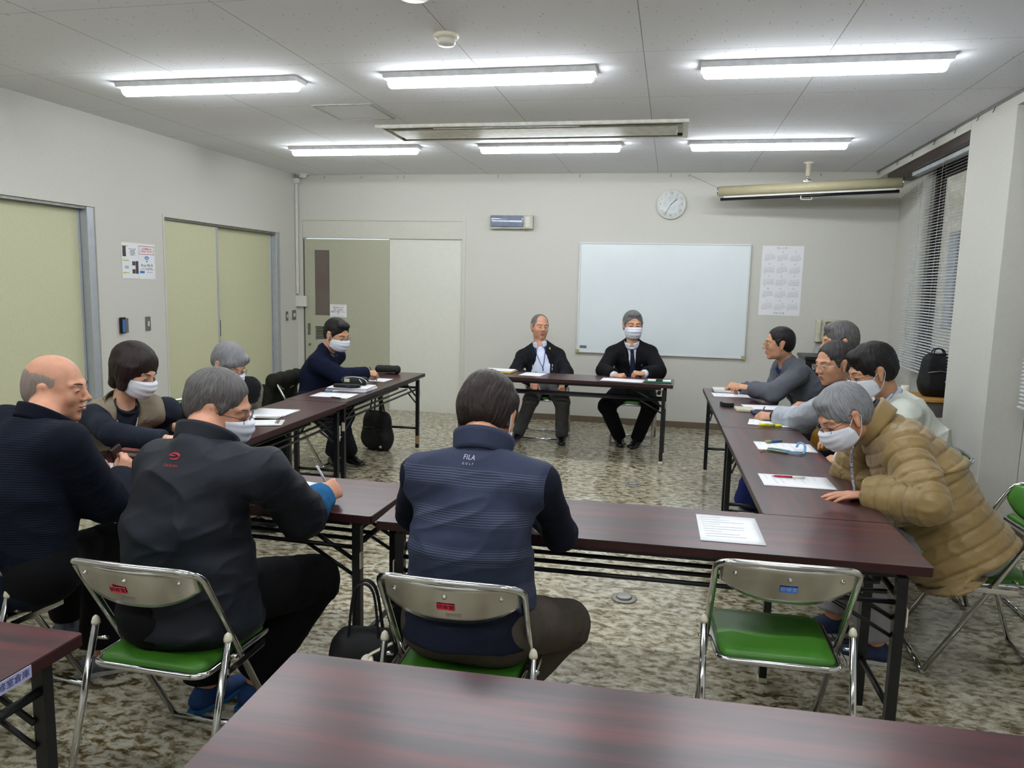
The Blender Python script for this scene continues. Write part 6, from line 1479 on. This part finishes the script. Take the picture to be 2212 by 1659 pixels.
# ---------------------------------------------------------------- coat over the far left chair
t = thing('coat', 'dark olive coat draped over the chair of the navy-sweater man', 'coat', (1.25,-2.66,0))
f = Form(); f.add((.02,-.21,.70),(.02,.21,.70),(.050,.060),(.050,.060),X=V3(1,0,0),k=.04,cap=.05); f.add((-.02,-.18,.62),(-.07,-.20,.36),(.045,.075),(.055,.10),X=V3(1,0,0),k=.05,cap=.04); f.add((-.02,.15,.62),(-.06,.17,.34),(.045,.10),(.055,.12),X=V3(1,0,0),k=.05,cap=.04); f.add((-.01,0,.62),(-.06,0,.30),(.04,.17),(.05,.18),X=V3(1,0,0),k=.05,cap=.04)
sculpt(f,'body',fabric('dark_olive_cloth',(38,38,32)),t,.008,lambda P,N,i,a:.014*(ridged(P*np.array([10,14,5]))-.5))
f = Form(); f.add((-.05,-.22,.64),(-.10,-.30,.40),(.045,.05),(.05,.055),X=V3(1,0,0),k=.03,cap=.03); f.add((-.10,-.30,.40),(-.12,-.30,.26),(.05,.055),(.045,.05),X=V3(1,0,0),k=.03,cap=.01); sculpt(f,'sleeve',bpy.data.materials['dark_olive_cloth'],t,.008,lambda P,N,i,a:.010*(ridged(P*14)-.5))
# ---------------------------------------------------------------- desk with bag by the window, cabinet below the telephone
t = thing('side_desk', 'small desk with a plywood top under the blind beside the pillar', 'desk', (6.30,-2.09,0))
MB().box((0,0,.735),(.46,.44,.022),bev=.004).build('desk_top', M['wood'], t); MB().box((0,0,.665),(.43,.40,.11),bev=.004).build('drawer_box', mat('grey_steel_tray',(104,98,96),.4), t)
for sx in (-1,1):
    for sy in (-1,1): MB().tube([(sx*.20,sy*.19,.002),(sx*.20,sy*.19,.61)], .012, 10).build('leg', M['chrome'], t)
bag('black rucksack standing on the side desk by the blind', 6.42,-2.10,0,.25,.17,.34,name='rucksack',z=.747,handle=.02,tagc=False)
t = thing('jar', 'small cream pot beside the rucksack on the side desk', 'pot', (6.18,-2.20,.7465)); MB().lathe([(0,0),(.030,0),(.036,.05),(.030,.085),(.026,.085),(.026,.07),(0,.07)], n=20).build('pot', M['cream_cap'], t)
t = thing('equipment_cabinet', 'black equipment cabinet against the back wall below the telephone', 'cabinet', (5.98,-.36,0)); MB().box((0,0,.44),(.52,.46,.82),bev=.006).build('body', M['black_plastic'], t); MB().box((0,0,.872),(.54,.48,.035),bev=.004).build('top', M['black_metal'], t); MB().box((0,-.235,.44),(.48,.008,.76),bev=.002).build('door', M['black_plastic'], t); MB().box((.2,-.245,.5),(.012,.014,.10),bev=.003).build('handle', M['steel'], t)
# ---------------------------------------------------------------- camera, world, view
cd = bpy.data.cameras.new('camera'); cam = bpy.data.objects.new('camera', cd); COL.objects.link(cam); C.camera = cam
cy, pi_, ro = .2043, .1325, .0238
CAMLOC = Vector((4.3991,-8.4021,1.5318))
FW = Vector((-.20110863,.97061647,-.1321325)).normalized(); RT = Vector((.97828783,.20590646,.02356788)).normalized()
UP = RT.cross(FW).normalized()
cam.matrix_world = Matrix(((RT.x,UP.x,-FW.x,CAMLOC.x),(RT.y,UP.y,-FW.y,CAMLOC.y),(RT.z,UP.z,-FW.z,CAMLOC.z),(0,0,0,1)))
cd.sensor_fit = 'HORIZONTAL'; cd.sensor_width = 36; cd.lens = 36*1629.3069/2212; cd.clip_start = .05; cd.clip_end = 100
w = bpy.data.worlds.new('overcast_sky'); C.world = w; w.use_nodes = True
bg = w.node_tree.nodes['Background']; bg.inputs['Color'].default_value = (.80,.88,1.0,1); bg.inputs['Strength'].default_value = .45
C.view_settings.view_transform = 'Standard'; C.view_settings.look = 'None'; C.view_settings.gamma = 1; C.view_settings.use_curve_mapping = False
C.view_settings.exposure = 1.45
C.cycles.max_bounces = 8; C.cycles.diffuse_bounces = 4; C.cycles.glossy_bounces = 4; C.cycles.transmission_bounces = 6; C.cycles.caustics_reflective = False; C.cycles.caustics_refractive = False
C.cycles.sample_clamp_indirect = 6
C.cycles.use_denoising = True
C.cycles.use_adaptive_sampling = True; C.cycles.adaptive_threshold = .03
